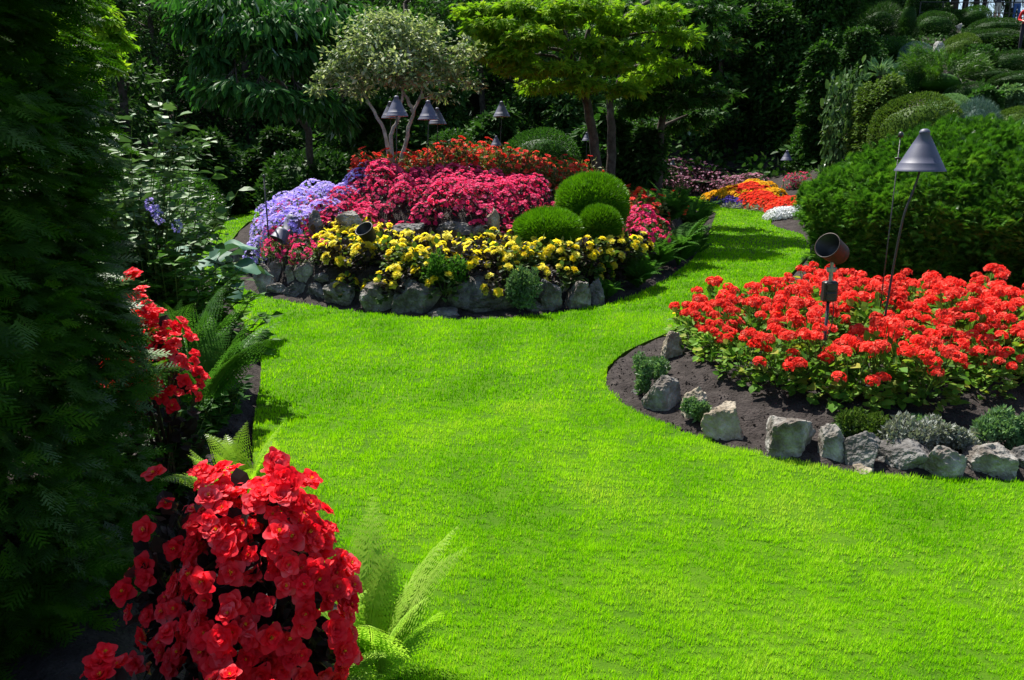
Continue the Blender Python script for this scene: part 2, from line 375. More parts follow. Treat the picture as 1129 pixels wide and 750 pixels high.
def petal(L=1., W=.8, nu=4, nv=4, cup=.3, curl=.2, wave=0.):
    V = []; Fc = []
    for i in range(nu + 1):
        t = i / nu; w = W * .5 * math.sqrt(max(.05, 1 - ((t - .6) / .62) ** 2))
        for j in range(nv + 1):
            s = -1 + 2 * j / nv
            V.append((s * w, L * t * (1 - .3 * s * s * t * t), cup * L * t * (1 - t * .5) + abs(s) ** 2 * w * .45 - curl * L * t ** 3 + wave * L * math.sin(s * 7 + t * 3) * t))
    for i in range(nu):
        for j in range(nv):
            a = i * (nv + 1) + j; Fc.append((a, a + 1, a + nv + 2, a + nv + 1))
    return T(V, Fc)
def blossom(rings, nu=3, nv=2, wave=0):                      # rings: (n petals, length, width, tilt, z)
    parts = []
    for k, (n, l, w, tilt, z) in enumerate(rings):
        pt = petal(l, w, nu, nv, .25, .2, wave)
        for i in range(n):
            parts.append((pt, rotm(rx=tilt + random.uniform(-.12,.12), rz=2*PI*i/n + k*.6 + random.uniform(-.12,.12), loc=(0,0,z))))
    # rotm applies rz after rx: use explicit product
    return tjoin(parts)
FLORET = blossom([(5, .5, .5, .25, 0)], 1, 2)
DOUBLE = blossom([(6, .5, .5, .15, 0), (6, .42, .42, .6, .04), (5, .3, .32, 1.0, .08), (3, .18, .24, 1.3, .1)], 2, 2)
SINGLE = blossom([(5, .5, .62, .3, 0)], 2, 2)
STAR = blossom([(5, .5, .34, .3, 0)], 1, 2)
LOOSE = [blossom([(4 + q % 2, .56, .54, .10 + .13*q, 0), (4, .42, .40, .5 + .1*q, .04), (3, .26, .26, 1.0, .08)], 4, 4, .06) for q in range(4)]

def rand_dirs(n, zmin=-1.):
    z = rng.uniform(zmin, 1, n); a = rng.uniform(0, 2*PI, n); r = np.sqrt(1 - z*z)
    return np.stack([r*np.cos(a), r*np.sin(a), z], 1)
def jit(n, s=1): return rng.normal(size=(n, 3)) * s

# ------------------------------------------------------------------ GROUND
xs = np.unique(np.concatenate([np.arange(-260, -14, 12), np.arange(-14, -5, .5), np.arange(-5, 7, .07), np.arange(7, 30, .5), np.arange(30, 260, 12)]))
ys = np.unique(np.concatenate([np.arange(-60, -2, 8), np.arange(-2, 1.5, .5), np.arange(1.5, 12, .07), np.arange(12, 30, .25), np.arange(30, 64, 1.0), np.arange(64, 400, 16)]))
XX, YY = np.meshgrid(xs, ys); ZZ = terrain(XX.ravel(), YY.ravel())
nx, ny = len(xs), len(ys); idx = np.arange(nx*ny).reshape(ny, nx)
q = np.stack([idx[:-1,:-1], idx[:-1,1:], idx[1:,1:], idx[1:,:-1]], -1).reshape(-1, 4)
g = MB().raw(np.stack([XX.ravel(), YY.ravel(), ZZ], 1), q.ravel(), np.full(len(q), 4))
tag(g.build('ground', M['soil'], smooth=True), 'dark crumbly garden soil of the beds and the hillside', kind='structure')

def lawn_mesh():
    o3 = [Vector((p[0], p[1], 0)) for p in outer_s]; i3 = [Vector((p[0], p[1], 0)) for p in island_s]
    tris = geometry.tessellate_polygon([o3, i3]); V = [tuple(v) for v in o3 + i3]; n = len(V)
    fs = []
    for t in tris:
        a, b, c = [V[i] for i in t]
        fs.append(t if (b[0]-a[0])*(c[1]-a[1]) - (b[1]-a[1])*(c[0]-a[0]) > 0 else t[::-1])
    V2 = V + [(x, y, -.08) for x, y, z in V]
    for off, m in ((0, len(o3)), (len(o3), len(i3))):
        for i in range(m):
            a, b = off + i, off + (i+1) % m; fs.append((a, b, b+n, a+n))
    mb = MB(); mb.add(T(V2, fs)); return mb.build('lawn', M['lawn'])
tag(lawn_mesh(), 'bright green mown lawn winding between the flower beds', kind='structure')

def grass_blades():
    reseed()
    n_m = Noise(.30, 11); n_f = Noise(.10, 12); n_l = Noise(1.3, 13)
    mb = MB()
    for (r0, r1, dens, wd, hh) in ((1.8,3.2,40000,.0024,.021),(3.2,5,20000,.0033,.022),(5,8,7500,.0055,.026),(8,13,2800,.0095,.028),(13,28,700,.018,.03)):
        A = .5 * 1.5 * (r1**2 - r0**2); n = int(A * dens * 1.05)
        a = rng.uniform(-.75, .75, n); r = np.sqrt(rng.uniform(r0*r0, r1*r1, n)); X = r*np.sin(a); Y = r*np.cos(a)
        ok = inside(outer_s[::2], X, Y) & ~inside(island_s[::2], X, Y); X, Y = X[ok], Y[ok]; n = len(X)
        clump = n_m(X, Y * 1.6) * .6 + n_f(X, Y * 1.8) * .8 
        keep = rng.random(n) < np.clip(.80 + .75 * clump, .08, 1); X, Y, clump = X[keep], Y[keep], clump[keep]; n = len(X)
        H = hh * (1 + .45 * clump) * rng.uniform(.6, 1.25, n); W = wd * rng.uniform(.7, 1.3, n)
        az = rng.uniform(0, 2*PI, n); lean = rng.uniform(.1, .75, n)
        D = np.stack([np.cos(az)*lean + .12, np.sin(az)*lean, np.ones(n)], 1); D = norm(D); Nn = np.stack([np.cos(az), np.sin(az), -lean], 1)
        t = BLADE; Xv = norm(np.cross(D, Nn)); Z = np.cross(Xv, D)
        V = np.stack([X, Y, np.full(n, -.002)], 1)[:, None] + t.V[None,:,0:1]*Xv[:,None]*W[:,None,None] + t.V[None,:,1:2]*D[:,None]*H[:,None,None] - t.V[None,:,2:3]*Z[:,None]*H[:,None,None]*1.2
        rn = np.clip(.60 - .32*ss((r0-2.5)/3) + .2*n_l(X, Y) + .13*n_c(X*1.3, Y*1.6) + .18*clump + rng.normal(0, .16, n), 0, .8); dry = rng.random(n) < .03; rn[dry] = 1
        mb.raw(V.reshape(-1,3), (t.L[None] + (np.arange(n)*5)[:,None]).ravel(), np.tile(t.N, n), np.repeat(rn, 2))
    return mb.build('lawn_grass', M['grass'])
tag(grass_blades(), 'short fine bright green grass blades of the lawn', 'grass', kind='stuff')

def crumbs():
    reseed()
    n = 26000; r = np.sqrt(rng.uniform(2.8**2, 9**2, n)); a = rng.uniform(-.62, .66, n); X = r*np.sin(a); Y = r*np.cos(a)
    ok = ~(inside(P_OUT, X, Y) & ~inside(P_ISL, X, Y)); X, Y = X[ok], Y[ok]; n = len(X)
    z = terrain(X, Y)
    t = T([(-.5,-.3,-.2),(.5,-.35,-.2),(.1,.5,-.2),(0,0,.5)], [(0,1,3),(1,2,3),(2,0,3)])
    d = np.abs(rng.normal(0, 1, n)); S = .006 + .008 * d
    mb = MB().scatter(t, np.stack([X, Y, z + .001], 1), jit(n)*[1,1,.3], np.array([0,0,1.]) + jit(n, .3), S)
    return mb.build('soil_crumbs', M['soil'])
tag(crumbs(), 'loose dark crumbs of soil lying on the beds', 'soil', kind='stuff')

# pale stone edging at the far end of the lawn
def kerb():
    mb = MB(); (x0, y0), (x1, y1) = gnd(752, 216.5), gnd(786, 216.5)
    n = 9
    for i in range(n):
        t = (i + .5) / n; mb.box((x0 + (x1-x0)*t, y0 + (y1-y0)*t + .1, .05), ((x1-x0)/n*.97, .16, .16))
    return tag(mb.build('stone_edging', M['kerb']), 'thin pale stone edging across the far end of the lawn', 'stone edging')
kerb()

# ------------------------------------------------------------------ ROCKS
from mathutils import noise as mnoise
import bmesh
def rock(name, label, loc, size, mat, seed, rz=0., facets=11, tilt=0., group=None):
    bm = bmesh.new(); bmesh.ops.create_icosphere(bm, subdivisions=5, radius=1)
    V = np.array([v.co[:] for v in bm.verts]); fs = [tuple(v.index for v in f.verts) for f in bm.faces]; bm.free()
    g = np.random.default_rng(seed)
    n = norm(g.normal(size=(facets, 3)) * [1, 1, .8]); h = g.uniform(.55, .95, facets)
    n = np.concatenate([n, norm(np.array([[g.normal()*.4,g.normal()*.4,1],[0,0,-1.]]))]); h = np.append(h, [.8, .8])
    dots = V @ n.T; rr = np.min(np.where(dots > .08, h[None] / np.maximum(dots, .08), 9), axis=1); rr = np.minimum(rr, 1.15)
    off = Vector(g.uniform(-50, 50, 3))
    out = np.zeros_like(V)
    for i in range(len(V)):
        v = Vector(V[i]) * rr[i]
        a = mnoise.fractal(v * 1.3 + off, 1, 2, 3); b = mnoise.ridged_multi_fractal(v * 2.4 + off, 1, 2.2, 4, 1, 2)
        c_ = mnoise.fractal(v * 9 + off, 1, 2, 2)
        out[i] = np.array(v) * (1 + .10 * a + .08 * (b - 1) + .045 * c_)
    out *= np.array(size) / 2 / np.abs(out).max(axis=0) * 1.0
    mb = MB().add(T(out, fs)); o = mb.build(name, mat, smooth=False)
    o.location = loc; o.rotation_euler = (tilt, tilt * .6, rz)
    return tag(o, label, 'rock', group)
# (px centre, py bottom, width px, height px, material, label)
def rocks(lst, grp, k=1.12):
    reseed()
    for i, (px, pb, w, h, mat, lab, *ex) in enumerate(lst):
        x, y, z, t = hit(px, pb); s = t / F
        W, H = w * s * k, h * s * (k*.5+.5); D = max(W, H) * .75
        if ex and isinstance(ex[0], (int, float)): zz = ex[0]; 
        rock('rock', lab, (x, y + D * .3, z + H * .16), (W, D, H * 1.34), M[mat], 100 + i * 7 + int(px), rz=random.uniform(-.5, .5), facets=12 + i % 5, tilt=random.uniform(-.18,.18), group=grp)
isl = [
 (272,302,26,34,'rock_dark','small grey rock at the rear west turn of the island wall, below the pink flowers'),
 (292,322,24,34,'rock','narrow upright grey rock where the island wall turns away behind the green tuft'),
 (306,312,24,26,'rock','squarish grey rock in the upper course of the island wall'),
 (323,311,16,27,'rock','slim upright grey rock squeezed between two blocks in the island wall'),
 (338,312,28,24,'rock','leaning grey rock in the upper course of the island wall'),
 (304,324,20,13,'rock','smallest flat grey rock at the foot of the island wall'),
 (330,325,34,15,'rock_dark','low flat dark rock at the foot of the island wall'),
 (355,331,34,17,'rock_dark','long low dark slab in the soil before the two round blocks'),
 (357,315,30,11,'rock_dark','thin dark slab under the yellow begonias'),
 (378,336,38,27,'rock','rounded grey block with a dark hollow beside the low dark slab'),
 (417,344,42,34,'rock','pale broad grey block in the front of the island wall'),
 (458,345,52,40,'rock_dark','large cracked dark grey block in the middle of the island wall'),
 (528,339,60,36,'rock_dark','long dark grey boulder between the two leafy tufts'),
 (604,343,26,38,'rock_dark','tall rounded dark rock just beside the hanging green tuft'),
 (620,322,12,12,'rock_tan','tiny tan stone wedged high between two dark rocks'),
 (636,342,26,34,'rock','upright ribbed pale grey rock near the east end of the island wall'),
 (659,337,24,30,'rock_dark','mossy dark rock under the round bright tuft at the wall end'),
 (592,344,20,14,'rock_dark','small dark rock at the lawn edge under the hanging tuft'),
 (486,350,30,10,'rock_dark','dark flat stone in the shade below the leafy tuft')]
rocks(isl, 'rocks of the low wall round the island bed', 1.25)
upper = [
 (348,262,22,26,'rock_dark','upright dark rock above the pink flowers beside the grey lamp shade'),
 (385,254,30,18,'rock','broad grey rock behind the yellow begonias under the pink bed'),
 (505,262,44,16,'rock_dark','dark ledge rock between the yellow and the pink flowers'),
 (452,262,34,14,'rock_dark','low dark rock in the bank behind the yellow begonias'),
 (546,258,18,24,'rock_tan','pale pointed tan rock left of the clipped green ball'),
 (530,259,24,10,'rock','small flat grey rock beside the pale pointed one')]
for i, (px, pb, w, h, mat, lab) in enumerate(upper):
    x, y, z = at(px, pb, 9.45); s = 9.7 / F; z = tz(x, y + .1)
    pz = at(px, pb - h/2, y)[2]
    rock('rock', lab, (x, y + .05, pz), (w*s*1.1, w*s, h*s*1.3), M[mat], 400 + i, rz=random.uniform(-.5,.5), group='rocks in the bank behind the yellow begonias')
rb = [
 (741,394,24,32,'rock_tan','lumpy tan rock under the first geraniums at the bed tip'),
 (733,452,44,40,'rock','split grey rock with a pale face beside the round grey tuft'),
 (765,462,30,36,'rock_tan','small leaning brown rock behind the low green tuft'),
 (799,484,46,42,'rock_tan','pointed tan rock with a bright flat face and shaded side'),
 (873,505,66,52,'rock','largest pale grey rock in the front of the geranium bed'),
 (917,508,32,42,'rock','narrow striped grey rock leaning beside the largest pale rock'),
 (955,512,40,38,'rock_dark','mossy brown rock under the dry dull tuft'),
 (1045,528,46,40,'rock','weathered grey rock below the two silvery tufts'),
 (1000,520,54,32,'rock_dark','dark rock half hidden under the spreading silvery tuft'),
 (1094,526,54,36,'rock','wedge shaped grey rock below the bright green tuft'),
 (1140,524,40,40,'rock_dark','grey rock under the pale tuft at the picture edge'),
 (702,436,14,9,'rock_dark','pebble sized dark rock lying alone on the bare soil'),
 (955,524,26,9,'rock_tan','flat tan stone at the lawn edge before the mossy brown rock')]
rocks(rb, 'rocks along the front of the geranium bed')

# ------------------------------------------------------------------ FOLIAGE BUILDERS
def dome(mb, t, n, rx, ry, rz, size, cz=0., zmin=-.3, lump=.12, depth=.25, out=.7, up=.4, rand=.5, lumps=3., mat=0, svar=.35, flat=False, seed=0):
    """scatter leaves over a lumpy ellipsoid shell"""
    u = rand_dirs(n, zmin); ns = Noise(2*PI/lumps, seed, 10, 3)
    k = (1 + lump * ns(u[:,0], u[:,1], u[:,2])) * (1 - depth * rng.random(n)**1.6)
    P = u * k[:, None] * [rx, ry, rz] + [0, 0, cz]
    nn = norm(u / np.array([rx, ry, rz]))
    D = nn*out + np.array([0,0,1.])*up + jit(n, rand)
    if flat: Nn = nn + jit(n, .5)
    else: Nn = nn + np.array([0,0,.5]) + jit(n, .45)
    mb.scatter(t, P, D, Nn, size * rng.uniform(1-svar, 1+svar, n), mat=mat)
    return P
def core(mb, rx, ry, rz, cz=0., k=.78, mat=0, seed=0, lump=.08, zmin=-1):
    bm = bmesh.new(); bmesh.ops.create_icosphere(bm, subdivisions=3, radius=1)
    V = np.array([v.co[:] for v in bm.verts]); fs = [tuple(v.index for v in f.verts) for f in bm.faces]; bm.free()
    ns = Noise(2, seed, 10, 3); V = V * (1 + lump*ns(*V.T))[:, None]
    mb.add(T(V * [rx*k, ry*k, rz*k] + [0,0,cz], fs), None, .15, mat)  # solid lump in a dark leaf tone, painting the shaded inside of the foliage

# ---- shrub prototypes (unit radius ~1, base at z=0)
def shrub_mesh(kind, seed):
    mb = MB()
    if kind == 'fine':   core(mb,1,1,.9,.5,.78,seed=seed); dome(mb, LEAF, 9000, 1,1,.95, .055, .55, -.7, .06, .14, .9, .3, .35, seed=seed)
    if kind == 'broad':  core(mb,1,1,.9,.6,.74,seed=seed); dome(mb, LEAF, 4200, 1,1,1, .13, .55, -.8, .2, .35, .6, .1, .6, lumps=4, seed=seed)
    if kind == 'spray':  core(mb,1,1,.8,.5,.74,seed=seed); dome(mb, SPRAY_S, 4200, 1.05,1.05,.85, .2, .5, -.7, .16, .3, .8, .25, .4, lumps=4, seed=seed)
    if kind == 'needle': core(mb,1,1,.9,.5,.86,seed=seed); dome(mb, NEEDLE, 15000, 1,1,.92, .13, .5, -.7, .03, .08, 1, .25, .28, seed=seed)
    if kind == 'spread':
        core(mb,1,1,.3,.15,.5,seed=seed)
        for i in range(26):
            a = rng.uniform(0, 2*PI); r = rng.uniform(.2, 1); h = .15 + .35*(1-r) + rng.uniform(0,.15)
            n = 150; s = rng.random(n); c_, s_ = math.cos(a), math.sin(a)
            P = np.stack([c_*(r*.4 + s*.6), s_*(r*.4 + s*.6), h + s*.12], 1) + jit(n, .04)
            mb.scatter(SPRAY_S, P, np.stack([np.full(n,c_), np.full(n,s_), np.full(n,.25)],1) + jit(n,.4), np.array([0,0,1.])+jit(n,.3), .17*rng.uniform(.6,1.3,n))
    if kind == 'cone':
        core(mb, .6,.6,1.3,1.1,.8,seed=seed)
        n = 6000; h = rng.random(n)**1.3; a = rng.uniform(0,2*PI,n); r = (1-h)*.8*(1+.1*np.sin(h*30)) * (1-.2*rng.random(n))
        P = np.stack([r*np.cos(a), r*np.sin(a), h*2.6], 1); D = np.stack([np.cos(a), np.sin(a), np.full(n,.5)],1)+jit(n,.35)
        mb.scatter(SPRAY_S, P, D, np.stack([np.cos(a)*.4, np.sin(a)*.4, np.ones(n)],1)+jit(n,.3), .2*rng.uniform(.6,1.3,n))
    if kind == 'loose':
        dome(mb, LEAFW, 1500, 1,1,1.1, .17, .7, -.9, .25, .6, .6, .0, .7, lumps=5, seed=seed)
    return mb
SHRUB = {}
def shrub(name, label, loc, scale, kind, mat, group=None, rz=None):
    reseed(); key = kind + str(random.randint(0, 1))
    if key not in SHRUB:
        me = shrub_mesh(kind, len(SHRUB) + 3).mesh('shrub_' + kind, M['mid']); SHRUB[key] = me
    o = obj(name, SHRUB[key], None, loc, (0, 0, random.uniform(0, 2*PI) if rz is None else rz), scale)
    o.material_slots[0].link = 'OBJECT'; o.material_slots[0].material = M[mat]
    return tag(o, label, 'shrub', group)
def pshrub(px, pb, w, h, kind, mat, label, name='shrub', Y=None, group=None, deep=.9):
    """shrub seen at photo pixel px with its base at row pb, w x h pixels"""
    if Y is None: x, y, z, t = hit(px, pb)
    else:
        x, y, z = at(px, pb, Y); t = y / ray(px, pb)[1]; z = tz(x, y)
    s = t / F; r = w * s / 2; y += r * deep
    H = at(px, pb - h, y)[2] - tz(x, y)
    base = {'fine':1.5,'broad':1.6,'spray':1.4,'needle':1.5,'spread':.6,'cone':2.6,'loose':1.9}[kind]
    if kind in ('broad', 'fine') and H / base > 1.25 * r:
        root = thing(name, label, 'shrub', (x, y, tz(x, y) - .05), group=group); mb = MB(); lf = .12 if kind == 'broad' else .07
        for i in range(26):
            h = rng.random(); rr = r * (.55 + .45*math.sin(PI*min(1, .25+h*.7))); a = rng.uniform(0, 2*PI); q = rr*rng.uniform(.3,.75)
            m = int(330 if kind == 'broad' else 600); u = rand_dirs(m); P = np.array([q*math.cos(a), q*math.sin(a), h*H*.92]) + u*(rng.random(m)**.45)[:,None]*[rr*.5, rr*.5, min(.5*rr, H*.2)]
            P[:,2] = np.abs(P[:,2]); mb.scatter(LEAF, P, u*[1,1,.3] + jit(m,.5) - [0,0,.2], np.array([0,0,1.]) + u*.4 + jit(m,.4), lf*(1+y/40)*rng.uniform(.6,1.3,m))
        core(mb, r*.38, r*.38, H*.34, H*.4, 1.); mb.build('foliage', M[mat], root)
        MB().tube([(0,0,-.1),(0,0,H*.7)], [.08,.03]).build('stem', M['bark'], root); return root
    return shrub(name, label, (x*(1 + r*deep/max(y,1)*1.0), y, tz(x, y) - .05), (r, r, max(H, .1) / base), kind, mat, group)

# ---- trees
def limb(p0, p1, sag=.1, n=7, wob=.06):
    p0, p1 = np.array(p0, float), np.array(p1, float); t = np.linspace(0, 1, n)[:, None]
    L_ = np.linalg.norm(p1 - p0); pts = p0 + (p1 - p0) * t + np.array([0,0,1.]) * (np.sin(t * PI) * sag * L_)
    pts[1:-1] += rng.normal(0, wob * L_ / n, (n - 2, 3)); return pts
def tree(name, label, base, trunks, clusters, tmpl, mat, bark='bark', leaf=.1, trunk_r=.12, droop=.2, group=None, nleaf=1.0, layered=False, rand=.5, cat='tree'):
    """trunks: polylines in world coordinates; clusters: (x,y,z,rx,ry,rz,n)"""
    root = thing(name, label, cat, base, group=group); b = np.array(base)
    tb = MB(); allp = []
    for tr in trunks:
        pts = np.array(tr, float) - b; m = len(pts)
        fine = np.concatenate([np.linspace(pts[i], pts[i+1], 5, endpoint=False) for i in range(m-1)] + [pts[-1:]])
        fine[1:-1] += rng.normal(0, .012, (len(fine)-2, 3))
        tb.tube(fine, np.linspace(trunk_r, trunk_r*.4, len(fine)), 9); allp.append(fine[len(fine)//3:])
    allp = np.concatenate(allp)
    cb = MB()
    for (x, y, z, rx, ry, rz_, n) in clusters:
        c = np.array((x, y, z)) - b
        j = np.argmin(np.linalg.norm((allp - c) * [1,1,1.4], axis=1) + (allp[:,2] > c[2])*.6)
        pts = limb(allp[j], c, .06); tb.tube(pts, np.linspace(trunk_r*.38, trunk_r*.1, len(pts)), 6)
        for k in range(5):
            e = c + rand_dirs(1)[0] * [rx*.8, ry*.8, rz_*.6]; p2 = limb(pts[-2], e, .05, 5); tb.tube(p2, np.linspace(trunk_r*.12, trunk_r*.03, 5), 4)
        n = int(n * nleaf); u = rand_dirs(n); ns = Noise(1.6, int(abs(x*100)) + 5, 10, 3)
        k = rng.random(n) ** .5 * (1 + .42 * ns(*u.T)); far = rng.random(n) < .07; k = np.where(far, k * 1.35, k)
        P = c + u * k[:, None] * [rx, ry, rz_]
        if layered: P[:, 2] = c[2] + (np.round((P[:, 2]-c[2]) / (rz_*.5)) * rz_*.5) * .8 + rng.normal(0, rz_*.08, n)
        D = u * [1,1,.3] + jit(n, rand) + np.array([0,0,-droop]); Nn = np.array([0,0,1.]) + u*.35 + jit(n, .4)
        cb.scatter(tmpl, P, D, Nn, leaf * rng.uniform(.65, 1.3, n))
    tb.build('trunk', M[bark], root, smooth=True); cb.build('crown', M[mat], root)
    return root
def C(px, py, Y, rpx, rpy, n, ry=None):                      # crown cluster given in photo pixels at depth Y
    x, y, z = at(px, py, Y); s = Y / F
    return (x, y, z, rpx*s, ry or rpx*s*.8, rpy*s, n)

# ------------------------------------------------------------------ BACKGROUND FOREST
def forest_proto(seed, H=12., shape='round', n=9000, leaf=.26, mat='dark'):
    root = thing('forest_tree', '', 'tree'); tb = MB(); cb = MB()
    tb.tube([(0,0,0),(.1,.1,H*.3),(-.1,0,H*.6),(0,0,H*.9)], [.32,.24,.15,.04], 9)
    for i in range(34):
        h = rng.uniform(.06, .97) ** .9; a = rng.uniform(0, 2*PI)
        R_ = (2.9 * math.sin(PI * min(1, .22 + h * .75)) if shape == 'round' else 2.6 * (1 - h) + .5)
        r = R_ * rng.uniform(.35, .95); c = np.array((r*math.cos(a), r*math.sin(a), h*H)); s = R_ * rng.uniform(.28, .45) + .3
        pts = limb((0,0,max(.3, h*H-.8)), c, .05); tb.tube(pts, np.linspace(.07,.02,len(pts)), 5)
        m = n // 34; u = rand_dirs(m); P = c + u * (rng.random(m)**.4)[:,None] * [s*1.25, s*1.25, s*.62]
        cb.scatter(LEAF if shape == 'round' else SPRAY_S, P, u*[1,1,.2] + jit(m,.5) - [0,0,.25], np.array([0,0,1.]) + u*.3 + jit(m,.4), leaf*rng.uniform(.6,1.3,m))
    tb.build('trunk', M['bark'], root, smooth=True); cb.build('crown', M[mat], root)
    return root
fp = [forest_proto(1), forest_proto(2, shape='cone', leaf=.42), forest_proto(3, 11, n=11000, leaf=.2)]
reseed(); spots = []
for i, x in enumerate(np.arange(-27, 11, 2.7)): spots.append((x + rng.uniform(-.6,.6), 32.3 + rng.uniform(-1,1.5) , 0))
for i, x in enumerate(np.arange(-33, 13, 3.4)): spots.append((x + rng.uniform(-.8,.8), 36.5 + rng.uniform(-1,1.5), 1))
for i, y in enumerate([25.5, 22, 18.5, 15]): spots.append((-16.5 - i*.4, y, 0))
flabel = ['dark evergreen tree in the front row of the shaded forest behind the garden', 'tall dark tree in the second row of the forest behind the garden']
for i, (x, y, k) in enumerate(spots):
    place(fp[(i % 3) if k else 2 * (i % 2)], (x, y, tz(x, y) - .1), rng.uniform(0, 6.28), rng.uniform(.58, .72) if k == 0 else rng.uniform(.85, 1.1), flabel[k], ['front row of forest trees', 'second row of forest trees'][k])
reseed()
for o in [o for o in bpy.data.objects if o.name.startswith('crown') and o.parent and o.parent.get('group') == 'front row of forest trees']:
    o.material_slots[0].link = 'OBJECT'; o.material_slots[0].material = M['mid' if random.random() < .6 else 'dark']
# trees on the hill crest on the east side, with sky showing low between their trunks
for i, (x, y, s, lab) in enumerate([(15.5,45,1.1,'dark crest tree west of the sky gap'),(19.3,49,1.2,'dark crest tree behind the thick bare trunks'),(12,41,1.0,'broad dark tree at the top of the hillside beside the conical shrub'),(23.2,52,1.1,'tall crest tree behind the sky gap'),(30,50,1.2,'crest tree behind the visitors in shorts and jeans'),(34,44,1.1,'crest tree beyond the path railing'),(8.5,37,1.0,'dark tree above the climbing shrubs of the hillside')]):
    place(fp[i % 3], (x, y, tz(x, y) + (2.4 if i in (1,3) else 0) - .1), i * 1.3, s, lab + ', dense and shaded', 'trees on the crest of the hill')
def bare_trunks():
    for i, (px, w) in enumerate([(1050, 7), (1062, 5), (1074, 5), (1083, 4), (1041, 5)]):
        x, y, z = at(px, 20, 43 + i * .5); r = w / F * 44 / 2; z0 = tz(x, y)
        root = thing('tall_tree', ['thick bare dark trunk against the sky gap on the crest','second bare trunk against the sky gap, slimmer','third slim trunk in the sky gap on the crest','thin trunk at the east side of the sky gap','dark trunk at the west side of the sky gap'][i], 'tree', (x, y, z0), group='bare trunks against the sky gap')
        MB().tube([(0,0,-.2),(.05,0,3),(-.05,.1,6),(.1,0,9)], [r*1.2, r, r*.9, r*.5], 9).build('trunk', M['bark'], root, smooth=True)
        cb = MB(); n = 1500; u = rand_dirs(n); cb.scatter(LEAF, u*(rng.random(n)**.4)[:,None]*[1.7,1.7,2.0] + [0,0,6.2+.3*i], u+jit(n,.5), np.array([0,0,1.])+jit(n,.4), .25*rng.uniform(.6,1.3,n)); 
        n = 170; u = rand_dirs(n); cb.scatter(LEAF, u*(rng.random(n)**.4)[:,None]*[1.2,1.2,.35] + [0,0,2.0+.35*i], u+jit(n,.5), np.array([0,0,1.])+jit(n,.4), .25*rng.uniform(.6,1.3,n))
        cb.build('crown', M['dark'], root)
bare_trunks()

def undergrowth():
    reseed()
    n = 150000; X = rng.uniform(-38, 34, n); Y = 17 + 36*rng.random(n)**.8
    ok = (Y > 27) | ((X > 7.2) & (Y > 25.2)) | ((X > 8.9) & (Y > 22.5)) | ((X > 9.0 + (Y-20)*.2) & (Y > 18)) | (X < -8.5); ok &= ~inside(P_OUT, X, Y); X, Y = X[ok], Y[ok]; n = len(X); z = terrain(X, Y)
    hs = (X > 9) & (Y < 44); tall = np.where(hs, .35, 1) * rng.random(n)**2 * (.35 + .5*(np.sin(X*1.7)*np.sin(Y*1.3) > .2))
    u = rand_dirs(n, .0); mb = MB().scatter(LEAFW, np.stack([X, Y, z + tall], 1), u + [0,-.3,0], np.array([0,-.4,1.]) + jit(n,.5), np.where(hs, .10, .2)*rng.uniform(.5,1.5,n))
    return mb.build('undergrowth', M['dark'])
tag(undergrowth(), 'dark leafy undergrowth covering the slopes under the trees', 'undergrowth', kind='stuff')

# ------------------------------------------------------------------ FEATURE TREES
def gz(px, Y, dx=0):
    x = (px - 564.5) / F * Y + dx; return (x, Y, tz(x, Y))
# drooping large-leaved tree
b = gz(350, 19)
tree('drooping_tree', 'large leaved green tree with tiers of drooping branches over the dark hollow', b,
     [[b, (b[0]+.1, 18.4, 2.0), (b[0]-.2, 16.6, 3.4), (b[0]-.4, 14.4, 4.4)]],
     [C(215,25,14,24,16,260), C(235,62,13.6,22,14,240), C(262,98,13.2,36,15,460), C(300,108,13,30,15,420), C(345,112,13.2,24,14,260), C(372,126,13.4,16,14,150), C(300,30,13.8,50,20,600),
      C(262,35,13.4,24,16,260), C(330,60,14,34,14,330), C(385,40,14.6,40,24,450), C(225,96,14,16,12,130), C(345,20,14.2,50,22,500), C(305,62,13.5,26,12,240), C(250,5,14,60,18,500)],
     DROP, 'droop', leaf=.21, trunk_r=.10, droop=1.0, rand=.45, nleaf=1.25)
# small pale variegated tree with several pale stems
x0, y0, z0, t0 = hit(432, 168)
y0 = 12.6; b = ((436-564.5)/F*12.4, y0, tz((436-564.5)/F*12.4, y0))
tr = [[b, at(424,142,12.6), at(405,112,12.6), at(398,84,12.7)], [b, at(430,150,12.5), at(441,128,12.5), at(443,96,12.5), at(452,60,12.5)], [b, at(448,150,12.7), at(455,128,12.7), at(466,98,12.7), at(470,70,12.7)], [at(456,124,12.7), at(448,108,12.7), at(440,92,12.8)]]
tree('variegated_tree', 'small spreading tree with pale cream flecked leaves and pale forked stems', b, tr,
     [C(380,70,12.4,26,22,650), C(405,48,12.6,34,22,850), C(445,40,12.8,36,24,900), C(475,62,12.6,30,22,700), C(495,80,12.8,20,12,380), C(430,76,12.3,36,18,800), C(362,84,12.5,14,10,200), C(455,88,12.4,26,12,420), C(392,98,12.5,20,10,260), C(420,22,12.9,26,12,350), C(512,56,12.9,22,12,260), C(520,92,12.9,14,8,130), C(470,32,13,18,10,220), C(350,100,12.6,9,7,90), C(485,106,12.7,14,7,120)],
     LEAF, 'variegated', bark='bark_pale', leaf=.092, nleaf=.85, trunk_r=.036, droop=.1, rand=.9)
